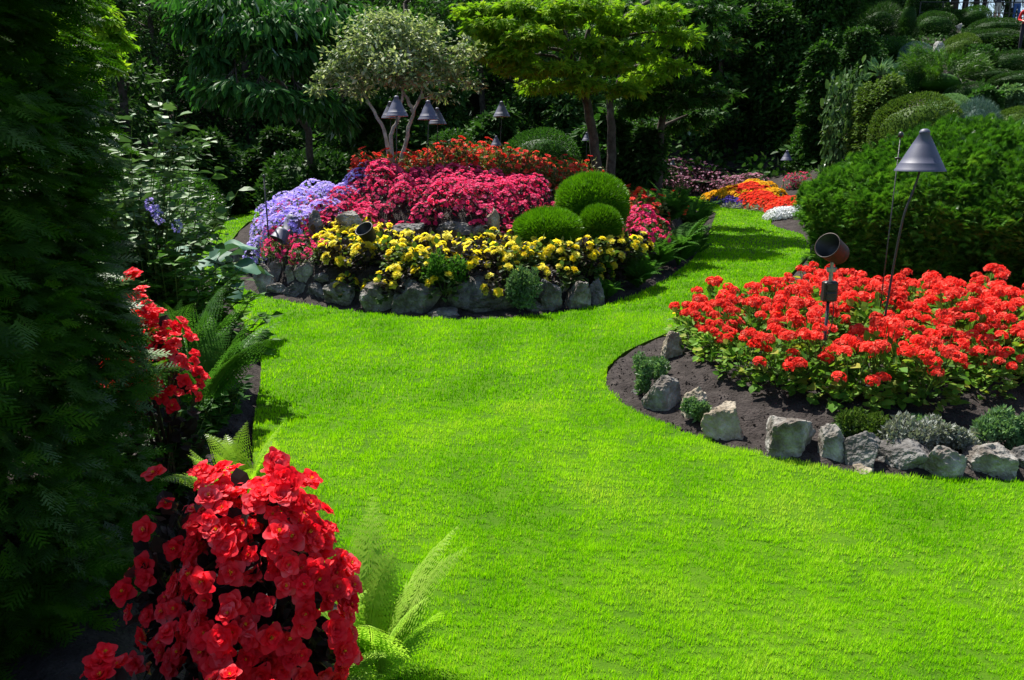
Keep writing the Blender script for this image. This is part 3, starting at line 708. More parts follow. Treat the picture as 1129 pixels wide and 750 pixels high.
# bright layered maple with leaning dark trunks
b = gz(661, 14.6)
tr = [[b, at(652,135,14.5), at(645,105,14.4), at(640,70,14.3), at(650,30,14.3)], [(b[0]+.22, b[1]+.3, b[2]), at(674,140,14.9), at(672,112,15), at(690,70,15)], [at(645,105,14.4), at(625,50,14.2), at(610,10,14.2)], [at(641,75,14.3), at(685,22,14), at(716,2,14)]]
tree('maple_tree', 'layered maple with bright yellow green leaves and a dark leaning trunk', b, tr,
     [C(545,30,13.4,32,11,420), C(590,40,13.2,34,10,460), C(560,62,13.4,32,9,360), C(610,18,13.6,36,10,420), C(620,75,13.3,28,8,300), C(655,50,13.5,26,9,280), C(640,92,13.4,22,8,220), C(690,98,13.6,24,7,210), C(600,95,13.8,26,8,230), C(680,28,13.8,30,10,330), C(725,15,13.8,30,10,320), C(575,8,13.6,32,8,330), C(540,52,13.6,22,8,220), C(640,8,13.6,40,9,420), C(585,78,13.4,28,7,240), C(665,72,13.6,30,8,260), C(700,60,13.8,26,8,220), C(745,38,14,32,9,260), C(738,72,14.2,26,8,200), C(530,12,13.6,26,9,240), C(715,85,14.2,24,7,170)],
     MAPLE, 'yellowleaf', nleaf=1.25, leaf=.13, trunk_r=.10, droop=.35, layered=True, rand=.5)
b = gz(722, 16.4)
tree('maple_tree', 'broad dark green layered maple behind the leaning trunks, half in shade', b,
     [[b, (b[0], 16.3, 2), (b[0]+.2, 16.2, 4)]],
     [C(700,70,15.6,40,10,420), C(745,85,15.4,44,10,460), C(760,45,15.4,50,12,520), C(735,112,15.6,40,9,380), C(780,105,15.8,34,10,330), C(700,120,16,30,8,220), C(770,15,15.6,50,12,520), C(770,125,17,30,9,260), C(705,100,16,26,8,240), C(745,135,17.4,30,8,240)],
     MAPLE, 'mid', leaf=.18, trunk_r=.11, droop=.35, layered=True)
b = gz(60, 7.2, .4)
tree('golden_maple', 'young maple with bright yellow green leaves rising behind the tall dark conifer', (b[0], 7.2, b[2]),
     [[b, (b[0]+.1, 7.1, 1.5), at(105, 40, 6.9)]],
     [C(95,8,6.6,22,10,240), C(118,22,6.6,16,9,170), C(125,42,6.6,16,8,170), C(112,62,6.7,18,9,160), C(84,35,6.8,20,14,230), C(128,72,6.7,10,6,60), C(92,70,6.9,16,10,120)],
     MAPLE, 'yellowleaf', leaf=.085, trunk_r=.035, droop=.5)
# filler trees along the top
for px, Y, mat, lab, sc_ in [(815,31,'mid','tall leafy tree above the far lamp and the pink and white strip',1.),(700,25,'mid','leafy tree filling the gap behind the leaning maple trunks',1.),(780,29.5,'mid','leafy tree behind the pink and white strip',1.),(620,22.5,'mid','green tree rising behind the low green shrub and the lone lamp',1.),(385,22,'mid','green tree in the hollow between the drooping and the pale flecked tree',1.),(455,22,'mid','leafy green tree rising behind the pale flecked tree',1.),(530,23,'mid','round green tree behind the yellow maple',1.),(150,19,'dark','dark green tree above the low clipped hedge',1.),(840,30.5,'mid','tall green tree left of the climbing glossy shrub column',.95),(890,30,'mid','dim green tree on the lower hillside',1.05)]:
    b = gz(px, Y); reseed()
    cl = []
    for i in range(16):
        h = rng.uniform(.6, 6.2); a = rng.uniform(0, 6.28); r = rng.uniform(.3, 1.5)
        cl.append((b[0]+r*math.cos(a), b[1]+r*math.sin(a), b[2]*1+h, rng.uniform(.6,.95), rng.uniform(.6,.95), rng.uniform(.3,.5), 420))
    tree('broadleaf_tree', lab, b, [[b, (b[0]+.1, b[1], b[2]+2.5), (b[0], b[1], b[2]+5.4)]], cl, LEAF, mat, leaf=.17, trunk_r=.13, droop=.3)

# ------------------------------------------------------------------ BACKGROUND SHRUBS
def sh(*a, **k): return pshrub(*a, **k)
g1 = 'shrubs in the shade behind the island bed'
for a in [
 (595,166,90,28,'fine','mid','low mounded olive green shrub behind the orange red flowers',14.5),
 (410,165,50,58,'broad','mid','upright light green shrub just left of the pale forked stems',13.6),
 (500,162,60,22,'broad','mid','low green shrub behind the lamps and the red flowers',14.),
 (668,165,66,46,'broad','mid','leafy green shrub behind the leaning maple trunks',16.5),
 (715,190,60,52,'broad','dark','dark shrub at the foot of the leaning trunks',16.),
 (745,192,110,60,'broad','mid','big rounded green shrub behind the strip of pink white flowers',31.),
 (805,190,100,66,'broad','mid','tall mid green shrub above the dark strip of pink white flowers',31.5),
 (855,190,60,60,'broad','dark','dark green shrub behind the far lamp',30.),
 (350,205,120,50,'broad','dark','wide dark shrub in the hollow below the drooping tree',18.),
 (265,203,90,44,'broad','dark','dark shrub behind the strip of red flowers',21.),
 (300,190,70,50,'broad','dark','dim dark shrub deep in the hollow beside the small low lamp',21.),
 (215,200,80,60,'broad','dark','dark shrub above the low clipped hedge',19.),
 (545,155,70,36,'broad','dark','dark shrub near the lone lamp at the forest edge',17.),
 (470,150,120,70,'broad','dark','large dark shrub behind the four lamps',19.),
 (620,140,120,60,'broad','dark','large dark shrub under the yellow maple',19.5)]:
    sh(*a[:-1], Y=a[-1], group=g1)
g2 = 'shrubs on the terraced hillside'
for a in [
 (897,215,60,80,'broad','mid','light green leafy shrub left of the large round conifer bush',25.,),
 (900,170,60,46,'fine','olive','olive shrub just above the light green leafy shrub',26.),
 (935,140,60,70,'loose','glossyleaf','glossy pale flecked climbing shrub like a narrow column',22.,),
 (850,100,80,80,'broad','mid','big mid green shrub under the tall green tree',30.),
 (905,110,90,80,'broad','mid','dense green shrub beside the glossy column shrub',27.),
 (985,124,72,40,'fine','olive','smooth rounded yellow green shrub below the yucca',21.),
 (1010,134,100,34,'fine','olive','lower yellow green mound just above the round conifer bush',19.5),
 (1045,120,50,20,'fine','sedum','pale green low shrub between yellow green mound and blue shrub',21.),
 (1078,136,44,28,'spray','bluegreen','blue grey spreading conifer behind the round bush',19.5),
 (1096,122,38,26,'fine','mid','small rounded green shrub right behind the blue grey conifer',21.),
 (1118,140,50,26,'fine','olive','yellowish mound at the far east end of the lower terrace',19.5),
 (1122,112,30,20,'fine','sedum','little pale shrub at the east edge above the yellowish mound',21.5),
 (960,82,60,56,'fine','dark','round very dark clipped shrub on the hillside',25.),
 (1035,100,96,44,'spread','arbor','wide dark green spreading conifer in the middle of the hillside',23.),
 (1000,88,50,22,'fine','mid','low bright edged shrub beside the yucca',24.),
 (1010,66,36,22,'fine','bluegreen','small blue grey round shrub in the middle of the hillside',27.),
 (1058,62,44,28,'fine','olive','brownish green round shrub beside the small white stone',27.),
 (1080,68,40,24,'broad','mid','green shrub right of the brownish round shrub',26.5),
 (1000,34,34,40,'cone','mid','conical green shrub near the top of the hill',32.),
 (1072,24,38,20,'fine','mid','rounded green shrub under the sky gap',37.),
 (1100,32,60,14,'fine','dark','long clipped dark hedge block below the railing',34.),
 (1120,100,60,24,'fine','dark','dark flat topped shrub above the little pale shrub',24.),
 (1110,78,50,24,'fine','dark','rounded dark shrub below the person in red',26.),
 (1128,78,24,16,'fine','arbor','bright green cushion at the east edge below the person in red',26.),
 (1090,90,50,16,'fine','dark','low dark shrub on the second terrace',25.),
 (1110,56,60,20,'broad','dark','dark shrub beside the legs of the person in red',29.5),
 (930,40,80,60,'broad','mid','big mid green shrub high on the west part of the hillside',28.),
 (875,40,70,60,'broad','mid','tall green shrub behind the tall green tree',28.),
 (965,36,50,34,'spray','dark','dark conifer shrub behind the conical one',33.),
 (1030,40,44,30,'fine','dark','shaded shrub at the foot of the bare trunks',34.),
 (1090,48,70,18,'fine','dark','low shaded hedge on the third terrace',30.),
 (1040,30,60,20,'broad','dark','dark undergrowth shrub below the bare trunks',38.),
 (985,58,40,20,'broad','mid','bushy green shrub above the yucca',28.),
 (915,78,50,44,'broad','mid','mid green leafy shrub left of the round dark clipped one',25.),
 (1010,22,60,26,'broad','dark','dark shrub on the crest behind the conical one',40.),
 (1068,106,50,18,'fine','dark','low dark mound behind the pale green shrub',22.5),
 (950,22,60,40,'broad','dark','dense dark shrub on the crest west of the conical one',42.),
 (1018,16,50,30,'broad','mid','leafy shrub on the crest just west of the sky gap',43.),
 (985,14,50,30,'broad','dark','dark crest shrub straight above the conical one',44.),
 (1125,60,24,14,'fine','mid','small green shrub at the very edge behind the person in red',30.)]:
    Y = a[7]; sh(*a[:7], Y=Y, group=g2)
# small pale stones between the hillside shrubs
for px, py, w, lab in [(1035,53,12,'small white upright stone among the hillside shrubs'),(1057,30,6,'tiny pale stone below the sky gap'),(1108,42,6,'tiny pale stone beside the dark hedge block')]:
    x, y, z = at(px, py, 26.5 if py > 50 else 33); rock('rock', lab, (x, y, z), (w/F*y, .3, w*1.2/F*y), M['kerb'], int(px))
# yucca
def yucca():
    x, y, z = at(970, 84, 23.0); z = tz(x, y)
    h = at(970, 84, 23)[2] - z
    r = thing('yucca', 'spiky variegated yucca with pale striped leaves on the hillside', 'yucca', (x, y, z))
    MB().tube([(0,0,0),(0,0,h)], [.12,.08]).build('trunk', M['bark'], r)
    mb = MB(); lf = petal(1, .09, 5, 2, .1, .25)
    n = 60; u = rand_dirs(n, .0); mb.scatter(lf, np.tile([0,0,h],(n,1)), u, np.array([0,0,1.])+u*-.3, .62*rng.uniform(.7,1.1,n))
    mb.build('foliage', M['sedum'], r)
yucca()

# low clipped hedge on the west side, cut to a rounded bank
def hedge():
    reseed()
    mb = MB(); P0 = np.array([-5.6, 13.0]); P1 = np.array([-7.6, 21.0])
    n = 26000; t = rng.random(n); a = rng.uniform(-.1, PI+.1, n); L_ = P1-P0; d = L_/np.linalg.norm(L_); nrm = np.array([-d[1], d[0]])
    rx, rz_ = .95, 1.05; k = 1 - .1*rng.random(n)
    P = P0 + t[:,None]*L_ - nrm*(-.9) * 0 + (np.cos(a)*rx*k)[:,None]*nrm + nrm*.75
    V = np.stack([P[:,0], P[:,1], np.sin(a)*rz_*k*(1-.25*(t>.93)) + .05], 1)
    D = np.stack([np.cos(a)*nrm[0], np.cos(a)*nrm[1], np.sin(a)], 1) + jit(n,.4)
    mb.scatter(LEAF, V, D, D+jit(n,.6), .07*rng.uniform(.6,1.3,n))
    th = np.linspace(0, PI, 12); vs_ = []; 
    for tt in np.linspace(0,1,8):
        for q in th: p = P0+tt*L_+nrm*(.75+math.cos(q)*rx*.9); vs_.append((p[0],p[1],math.sin(q)*rz_*.9))
    fs = [(i*12+j,i*12+j+1,(i+1)*12+j+1,(i+1)*12+j) for i in range(7) for j in range(11)] + [tuple(range(12)), tuple(range(84,96))[::-1]]
    mb.add(T(vs_, fs), None, .2)
    tag(mb.build('hedge', M['mid']), 'low clipped rounded green hedge along the west lawn', 'hedge')
hedge()

# ------------------------------------------------------------------ NEAR WEST SIDE: conifer, glossy bush, shrubs
def big_conifer():
    cx, cy_ = -2.25, 2.3; r = thing('conifer_tree', 'tall dark conifer with flat feathery sprays filling the near west side', 'conifer', (cx, cy_, tz(cx, cy_)))
    mb = MB(); H = 3.1; n = 38000
    z = rng.uniform(-.05, H, n); a = rng.uniform(0, 2*PI, n); ns = Noise(.55, 5, 12, 3)
    R0 = .91 * np.clip((H + .5 - z) / 1.5, 0, 1) ** .5
    rr = R0 * (1 - .22*rng.random(n)**1.3); P = np.stack([rr*np.cos(a), rr*np.sin(a), z], 1)
    rr2 = rr + .10 * ns(P[:,0], P[:,1], P[:,2]*1.4); P = np.stack([rr2*np.cos(a), rr2*np.sin(a), z], 1)
    o = np.stack([np.cos(a), np.sin(a), np.zeros(n)], 1); tg = np.stack([-np.sin(a), np.cos(a), np.zeros(n)], 1)
    D = o*.75 + tg*rng.normal(0,.55,n)[:,None] + np.array([0,0,1.])*rng.normal(-.12,.28,n)[:,None]
    Nn = np.array([0,0,1.]) + o*.5 + tg*rng.normal(0,.5,n)[:,None]
    mb.scatter(SPRAY, P, D, Nn, .088*rng.uniform(.6,1.6,n))
    mb.build('foliage', M['conifer'], r)
    tb = MB().tube([(0,0,-.1),(0,0,1),(0,0,2),(0,0,2.9)], [.09,.08,.05,.02], 9)
    for i in range(60):
        zz = .1 + 2.7*i/60; q = i*2.4; L_ = .62*min(1,(H-zz)); tb.tube(limb((0,0,zz),(L_*math.cos(q),L_*math.sin(q),zz+.12),.04,5), np.linspace(.016,.004,5), 5)
    tb.build('trunk', M['bark'], r)
    kb = MB(); core(kb, .66,.66,1.75, 1.4, 1.); kb.build('inner_foliage', M['conifer'], r)
big_conifer()
def stem_bush(name, label, loc, rx, rz_, stems, leaf, tmpl, mat, per=26, spread=.9, droop=.2, bark='stem', cat='shrub', up=.25, minl=.2):
    """upright shrub: many arching stems, each carrying leaves along its length"""
    r = thing(name, label, cat, loc); sb = MB(); lb = MB()
    for i in range(stems):
        a = rng.uniform(0, 2*PI); q = rng.random()**.6; tip = np.array([rx*q*math.cos(a), rx*q*math.sin(a), rz_*rng.uniform(.35,1)*math.sqrt(max(.05, 1-.6*q*q))])
        pts = limb((tip[0]*.12, tip[1]*.12, 0), tip, 0.05, 9, .5); pts[:,0] += 0; 
        tt = np.linspace(0,1,9)[:,None]; pts[:, :2] = tip[:2]*.12 + (tip[:2]*.88)*tt**(1/spread)
        sb.tube(pts, np.linspace(.007,.002,9), 4)
        m = per; s = rng.uniform(minl, 1, m); P = np.stack([np.interp(s, tt[:,0], pts[:,k]) for k in range(3)], 1)
        b_ = rng.uniform(0,2*PI,m); D = np.stack([np.cos(b_), np.sin(b_), np.full(m, up)], 1) - [0,0,droop*.5] + jit(m,.15)
        lb.scatter(tmpl, P, D, np.array([0,0,1.])+jit(m,.35), leaf*rng.uniform(.6,1.2,m))
    sb.build('stem', M[bark], r); lb.build('foliage', M[mat], r); return r
x, y, z = at(138, 280, 5.2); z = tz(x, y)
stem_bush('glossy_bush', 'tall bush with large oval glossy grey green leaves beside the dark conifer', (x, y, z), .78, 2.05, 100, .095, LEAFW, 'glossyleaf', per=36)
x, y, z = at(35, 280, 6.1); z = tz(x, y)
stem_bush('leafy_bush', 'darker tall leafy bush between the conifer and the golden maple', (x, y, z), .7, 2.0, 80, .12, LEAFW, 'mid', per=26)
x, y, z = at(172, 250, 7.4)
stem_bush('leafy_bush', 'fine leaved green bush rising right behind the glossy grey green one', (x, y, tz(x,y)), .6, 1.35, 70, .09, LEAF, 'mid', per=30)
x, y, z = at(220, 400, 4.95); 
stem_bush('leafy_bush', 'low spreading bush of narrow fresh green leaves over the soil strip', (x-.12, y, tz(x,y)), .60, 1.12, 190, .10, LEAF, 'arbor', per=30, spread=.8)
x, y, z = at(246, 420, 4.35)
stem_bush('leafy_bush', 'small dark leafy bush at the edge of the shaded soil strip', (x-.1, y, tz(x,y)), .26, .42, 60, .07, LEAF, 'mid', per=22)
x, y, z = at(195, 470, 3.3)
stem_bush('leafy_bush', 'small fine leaved green bush right behind the red begonias', (x-.1, y, tz(x,y)), .3, .5, 80, .06, LEAF, 'mid', per=26)
# pale violet buddleja-like bloom spikes on the glossy bush side
x, y, z = at(172, 235, 5.0)
r = stem_bush('violet_flower_plant', 'few stemmed plant with a small pale violet flower spike', (x, y-.1, tz(x,y)), .12, 1.25, 6, .09, LEAF, 'mid', per=10)
for (px, py) in [(171,232),(166,226),(176,240),(195,249)]:
    X, Y_, Z = at(px, py, y-.15); mb = MB(); n = 40; u = rand_dirs(n)
    mb.scatter(STAR, np.array([X-x, Y_-(y-.1), Z-tz(x,y)]) + u*[.03,.03,.04], u, u+jit(n,.2), .02); mb.build('flower', M['violet'], r)
# hosta
def hosta(px, py, Y, label, s=1.):
    x, y, z = at(px, py, Y); r = thing('hosta', label, 'hosta', (x, y, tz(x, y))); h = z - tz(x, y)
    lf = petal(1, .85, 6, 6, .25, .35, .02)
    for i in range(13):
        a = i*2.4 + .3; rad = .12 + .018*i
        mb = MB(); mb.add(lf, rotm(rx=.45 - .04*i, rz=a-PI/2, loc=(rad*math.cos(a), rad*math.sin(a), h*(.95-.03*i)), s=.3*s))
        mb.tube([(0,0,0),(rad*.5*math.cos(a), rad*.5*math.sin(a), h*.6),(rad*math.cos(a), rad*math.sin(a), h*(.95-.03*i)+.01)], [.012,.009,.006], 5)
        mb.build('leaf', M['hosta'], r, smooth=True)
hosta(222, 282, 6.6, 'hosta with broad pale blue green leaves at the west lawn edge', 1.15)

# the two big pieces: round conifer bush and clipped balls
def big_bush():
    x, y = 4.98, 8.4; z = tz(x, y); r = thing('conifer_bush', 'huge rounded bright green conifer bush behind the geranium bed', 'bush', (x, y, z - .1))
    rad = np.array([1.62, 1.5, 1.42]); c0 = np.array([0,0,.40]); mb = MB(); m = 4300; u = rand_dirs(m, -.3); ns = Noise(.6, 44, 16, 3)
    k = .93 + .05*ns(*u.T) - .11*rng.random(m); Cc = u*k[:,None]*rad*np.stack([1+.26*np.sin(PI*np.clip(u[:,2],0,1))]*2+[np.ones(m)],1) + c0; q = 13
    U = np.repeat(u, q, 0); n = m*q; tip = rng.normal(size=(n,3))
    D = norm(U*.8 + np.array([0,0,.22]) + tip*.5); P = np.repeat(Cc, q, 0) + D*rng.uniform(-.02,.09,n)[:,None] + tip*.02
    ok = P[:,2] > 0
    mb.scatter(FAN, P[ok], D[ok], (np.array([0,0,.9]) + U*.5 + jit(n,.4))[ok], .068*rng.uniform(.6,1.3,n)[ok], rnd=np.clip(np.repeat(rng.random(m),q)*.6 + rng.random(n)*.4,0,1)[ok])
    mb.build('foliage', M['arbor'], r)
    kb = MB(); core(kb, 1.5,1.4,1.22,.40,1., lump=.02); kb.build('inner_foliage', M['arbor'], r)
    tb = MB(); tb.tube([(0,0,0),(0,0,1.2)], [.14,.08]); tb.build('trunk', M['bark'], r)
big_bush()
def ball(px, py, Y, rpx, rz_k, label):
    x, y, z = at(px, py, Y); s = Y / F; rr = rpx * s * .97; zb = tz(x, y); rzz = rr * rz_k
    r = thing('clipped_ball_shrub', label, 'clipped shrub', (x, y, z), group='clipped green balls on the island bed')
    mb = MB(); n = int(9000 + 90000*rr*rr); u = rand_dirs(n, -1); ns = Noise(1.3, int(px), 12, 3)
    k = 1 + .03*ns(*u.T) - .1*rng.random(n)
    mb.scatter(NEEDLE, u*k[:,None]*[rr,rr,rzz], u + [0,0,.25] + jit(n,.22), u + jit(n,.8), .055*rng.uniform(.6,1.2,n))
    core(mb, rr, rr, rzz, 0, .93, lump=.02); mb.build('foliage', M['ballgreen'], r)
    MB().tube([(0,0,-(z-zb)),(0,0,-.1)], [.03,.03]).build('stem', M['bark'], r)
ball(653, 226, 9.9, 40, .86, 'largest clipped green ball shrub, at the top of the group of three')
ball(604, 256, 9.15, 39, .64, 'wide flattened clipped green ball shrub beside the pale pointed stone')
ball(661, 251, 9.25, 23, 1.05, 'smallest clipped green ball shrub tucked in front of the largest one')

# ------------------------------------------------------------------ FERNS
def frond_t(pairs=22, L=1., W=.2, arch=.5, sub=5, seed=0, tw=.0):
    V = []; Fc = []; g = np.random.default_rng(seed)
    def P(y, x, z=0):                                       # bend along an arch in the y-z plane
        a = .95 - arch * 1.9 * y; ang = .95 * y - arch * .95 * y * y
        yy = math.sin(.0) ; return None
    ts = np.linspace(0, 1, 60); ang = 1.15 - arch*2.0*ts**1.3; cy_ = np.concatenate([[0], np.cumsum(np.cos(ang))[:-1]]) / 60*L; cz_ = np.concatenate([[0], np.cumsum(np.sin(ang))[:-1]]) / 60*L
    def pt(t): return np.array([tw*math.sin(t*3)*L*.1, np.interp(t, ts, cy_), np.interp(t, ts, cz_)])
    def tanv(t): a = np.interp(t, ts, ang); return np.array([0, math.cos(a), math.sin(a)])
    mb = []
    for i in range(12):
        a, b = pt(i/12), pt((i+1)/12); w = .006*L*(1-i/14); k = len(V)
        V += [a-[w,0,0], a+[w,0,0], b+[w*.9,0,0], b-[w*.9,0,0]]; Fc.append((k,k+1,k+2,k+3))
    for i in range(pairs):
        t = .14 + .86*i/pairs; l = W*L*math.sin(PI*(.16+.84*(1-(i/pairs)))*.62)**.9 * (1 if i/pairs > .12 else .7)
        l *= (1 - (i/pairs)**3*.75)
        o = pt(t); tv = tanv(t); up = np.array([0,-tv[2],tv[1]])
        for s in (-1, 1):
            d = norm(np.array([s*1.,0,0]) + tv*.32 - up*.14 + g.normal(0,.05,3)); wv = norm(np.cross(d, up))
            if sub == 0:
                k = len(V); w = l*.13; V += [o, o+d*l*.4+wv*w, o+d*l, o+d*l*.4-wv*w]; Fc.append((k,k+1,k+2,k+3))
            else:
                for j in range(sub):
                    q = (j+.5)/sub; c = o + d*l*q - up*l*.12*q*q; sl = l*.46*(1-q*.7)
                    for e in (-1, 1):
                        dd = norm(wv*e + d*.45)*sl; k = len(V); V += [c, c+dd*.5+d*sl*.22, c+dd, c+dd*.5-d*sl*.16]; Fc.append((k,k+1,k+2,k+3))
    t = T([(0,0,0)], [(0,)]); t.V = np.array(V); t.L = np.array([i for f in Fc for i in f]); t.N = np.array([len(f) for f in Fc]); return t
FR = {}
def fern(label, loc, mat, n=12, L=.6, W=.2, arch=.5, sub=5, tilt=(-.15,.35), az=(0, 2*PI), group='ferns'):
    r = thing('fern', label, 'fern', loc, group=group)
    for k in range(3):
        key = (mat, arch, sub, W, k)
        if key not in FR: FR[key] = MB().add(frond_t(24, 1, W, arch*(1+.25*(k-1)), sub, k, tw=k-1), None).mesh('frond', M[mat])
    for i in range(n):
        a = az[0] + (az[1]-az[0]) * (i + rng.uniform(-.3,.3)) / n; s = L*rng.uniform(.7,1.1)
        o = obj('frond', FR[(mat, arch, sub, W, i % 3)], r, (.02*math.cos(a), .02*math.sin(a), 0), (rng.uniform(*tilt), rng.uniform(-.2,.2), a - PI/2), s)
x, y, z = at(405, 735, 2.35)
fern('large pale green lady fern spreading over the lawn at the front', (-.46, 2.16, .0), 'fern_pale', 17, .62, .19, .36, 7)
fern('small fresh fern under the foot of the red begonias', (-.62, 2.02, .05), 'fern_pale', 12, .42, .2, .5, 7)
x, y, z = at(262, 500, 2.75)
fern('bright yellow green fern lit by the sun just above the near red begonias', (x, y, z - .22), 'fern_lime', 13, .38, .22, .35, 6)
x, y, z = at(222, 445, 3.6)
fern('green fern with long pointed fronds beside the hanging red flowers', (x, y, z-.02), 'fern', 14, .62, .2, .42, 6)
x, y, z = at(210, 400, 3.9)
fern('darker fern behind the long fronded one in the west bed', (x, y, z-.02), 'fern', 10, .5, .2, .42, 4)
for px, py, Y, L, n, lab in [(748,292,11.2,1.0,22,'largest green fern clump at the east corner of the island bed'),(703,312,9.3,.62,18,'fern clump just right of the round bright tuft on the island'),(725,262,10.6,.8,14,'dark fern between the fuchsia flowers and the largest fern'),(765,268,12.2,.8,14,'fern at the back of the east corner of the island'),(700,222,12.4,.9,12,'shaded fern behind the largest clipped ball'),(738,240,13.2,1.1,16,'dark fern on the bare soil at the island rear'),(765,240,15.2,1.1,14,'rearmost fern of the island, near the lawn bend'),(670,312,8.6,.4,10,'small fern hanging over the rocks beside the round bright tuft')]:
    x, y, z = at(px, py, Y); fern(lab, (x, y, max(tz(x, y), 0)), 'fern', int(n*1.7), L*.82, .24, .72, 0, tilt=(-.1,.55))

# ------------------------------------------------------------------ TUFTS at the rocks
def tuft(px, pb, w, h, mat, label, kind='sedum'):
    x, y, z, t = hit(px, pb); s = t / F; rx = w*s/2; hh = h*s
    r = thing('rock_plant', label, 'ground cover plant', (x, y + rx*.3, z), group='low leafy tufts among the rocks')
    mb = MB(); n = int(1600 + 500*w/30) // 9
    for b_ in range(9):
        c = np.array([rng.uniform(-.75,.75)*rx, rng.uniform(-.6,.6)*rx, hh*rng.uniform(.15,.7)]); q = rng.uniform(.3,.55)
        u = rand_dirs(n, -.4); P = c + u*(1-.5*rng.random(n)**1.5)[:,None]*[rx*q, rx*q, hh*.42*rng.uniform(.6,1.1)]; P[:,2] = np.maximum(P[:,2], .002)
        mb.scatter(LEAF, P, u*.6 + [0,0,.5] + jit(n,.5), u + jit(n,.4), (.028 if t < 7 else .04)*rng.uniform(.6,1.3,n))
    mb.build('foliage', M[mat], r)
for a in [(718,438,34,44,'sedum','grey green round tuft on the bare soil left of the split rock'),(718,416,30,22,'sedum','upper part tuft of the pair on the bare soil at the bed tip'),(766,468,24,24,'sedum','low green tuft between the brown rock and the pointed tan rock'),
          (952,495,46,34,'olive','dry dull olive tuft on the mossy brown rock'),(1003,508,56,40,'greyleaf','silvery spreading tuft over the dark rock'),(1047,505,44,38,'greyleaf','second silvery tuft above the weathered rock'),(1095,496,46,36,'sedum','bright green tuft on the wedge shaped rock'),(1124,500,34,40,'sedum','pale green tuft at the east end of the rock row'),(970,486,30,16,'olive','small dry tuft in the soil below the geraniums'),(1022,486,36,20,'sedum','low tuft in the soil between the silvery tufts and the geraniums'),(1074,500,30,20,'greyleaf','little silvery tuft between the weathered and the wedge shaped rock'),(928,492,26,16,'sedum','little green tuft behind the narrow striped rock'),
          (490,328,44,42,'fern','dark leafy tuft with narrow leaves between the grey rocks of the island'),(577,350,40,52,'sedum','green leafy tuft hanging down to the lawn from the island wall'),(665,322,26,34,'ballgreen','round bright green tuft on the island wall'),(288,302,18,22,'ballgreen','small bright green tuft on the wall by the pink flowers')]:
    tuft(*a)


# ------------------------------------------------------------------ FLOWERING PLANTS
def fplant(name, label, cat, radius, height, leaf, leafmat, ltmpl, nleaf, ftmpl, fmat, fsize, nfl, cluster=1, clr=0., singles=True, fpart='flower', up=.7, stalk=.0, dome_h=.8, leafup=.2, fl_low=.15):
    r = thing(name, label, cat); mb = MB()
    u = rand_dirs(nleaf, -.2); k = 1 - .5*rng.random(nleaf)**1.3
    P = u*k[:,None]*[radius, radius, height*dome_h] + [0,0,height*.12]; P[:,2] = np.abs(P[:,2]) * np.where(rng.random(nleaf) < .3, rng.random(nleaf), 1)
    mb.scatter(ltmpl, P, u*[1,1,.4] + [0,0,leafup] + jit(nleaf,.4), np.array([0,0,1.]) + u*.5 + jit(nleaf,.35), leaf*rng.uniform(.6,1.25,nleaf))
    for i in range(5): a = i*1.26; mb.tube([(0,0,0),(radius*.4*math.cos(a),radius*.4*math.sin(a),height*.6)], [.006,.004], 4, mat=0)
    mb.build('foliage', M[leafmat], r)
    fu = rand_dirs(nfl, fl_low); fu = fu[np.argsort(-fu[:,2])]
    allf = MB()
    for i in range(nfl):
        c = fu[i]*[radius*.95, radius*.95, height*dome_h*1.05] + [0,0,height*.14 + stalk*rng.uniform(.5,1)]
        fb = MB() if singles else allf
        if cluster > 1:
            d = rand_dirs(cluster, -.25); fb.scatter(ftmpl, c + d*clr*[1,1,.75], np.cross(d, rand_dirs(1)[0]) , d + jit(cluster,.25), fsize*rng.uniform(.8,1.2,cluster))
            if stalk: fb.tube([tuple(c*[.6,.6,.4]), tuple(c - [0,0,clr*.3])], [.003,.0025], 4, rnd=.5, mat=1)
        else:
            nn = norm(fu[i]*.8 + [0,0,up*.4] + rng.normal(0,.2,3)); fb.scatter(ftmpl, c[None], np.cross(nn, rng.normal(size=3))[None], nn[None], [fsize*rng.uniform(.75,1.2)])
        if singles: fb.build(fpart, [M[fmat], M['stem']], r)
    if not singles: allf.build(fpart, [M[fmat], M['stem']], r)
    return r
def fill(poly_test, n, box, mind, tries=40000):
    pts = []; 
    for _ in range(tries):
        x = random.uniform(box[0], box[1]); y = random.uniform(box[2], box[3])
        if not poly_test(x, y): continue
        md = mind(x, y) if callable(mind) else mind
        if all((x-a)**2 + (y-b)**2 > md*md for a, b in pts): pts.append((x, y))
        if len(pts) >= n: break
    return pts
def pxin(poly):                                             # region given by ground-level world polygon
    P = np.array(poly)
    return lambda x, y: bool(inside(P, np.array([x]), np.array([y]))[0])
def plants(protos, poly, n, mind, label, group, zoff=0., smin=.85, smax=1.15, cat=None, labeler=None, zfun=None, test=None, box=None):
    reseed()
    if test is None: P = np.array(poly); box = (P[:,0].min(), P[:,0].max(), P[:,1].min(), P[:,1].max())
    pts = fill(test or pxin(poly), n, box, mind); pts.sort(key=lambda p: p[1])
    for i, (x, y) in enumerate(pts):
        lab = labeler(x, y, i) if labeler else label
        place(protos[i % len(protos)], (x, y, (zfun or tz)(x, y) + zoff), random.uniform(0, 6.28), random.uniform(smin, smax), lab, group)
    return pts
def G2(px, py, z): return gnd(px, py, z)

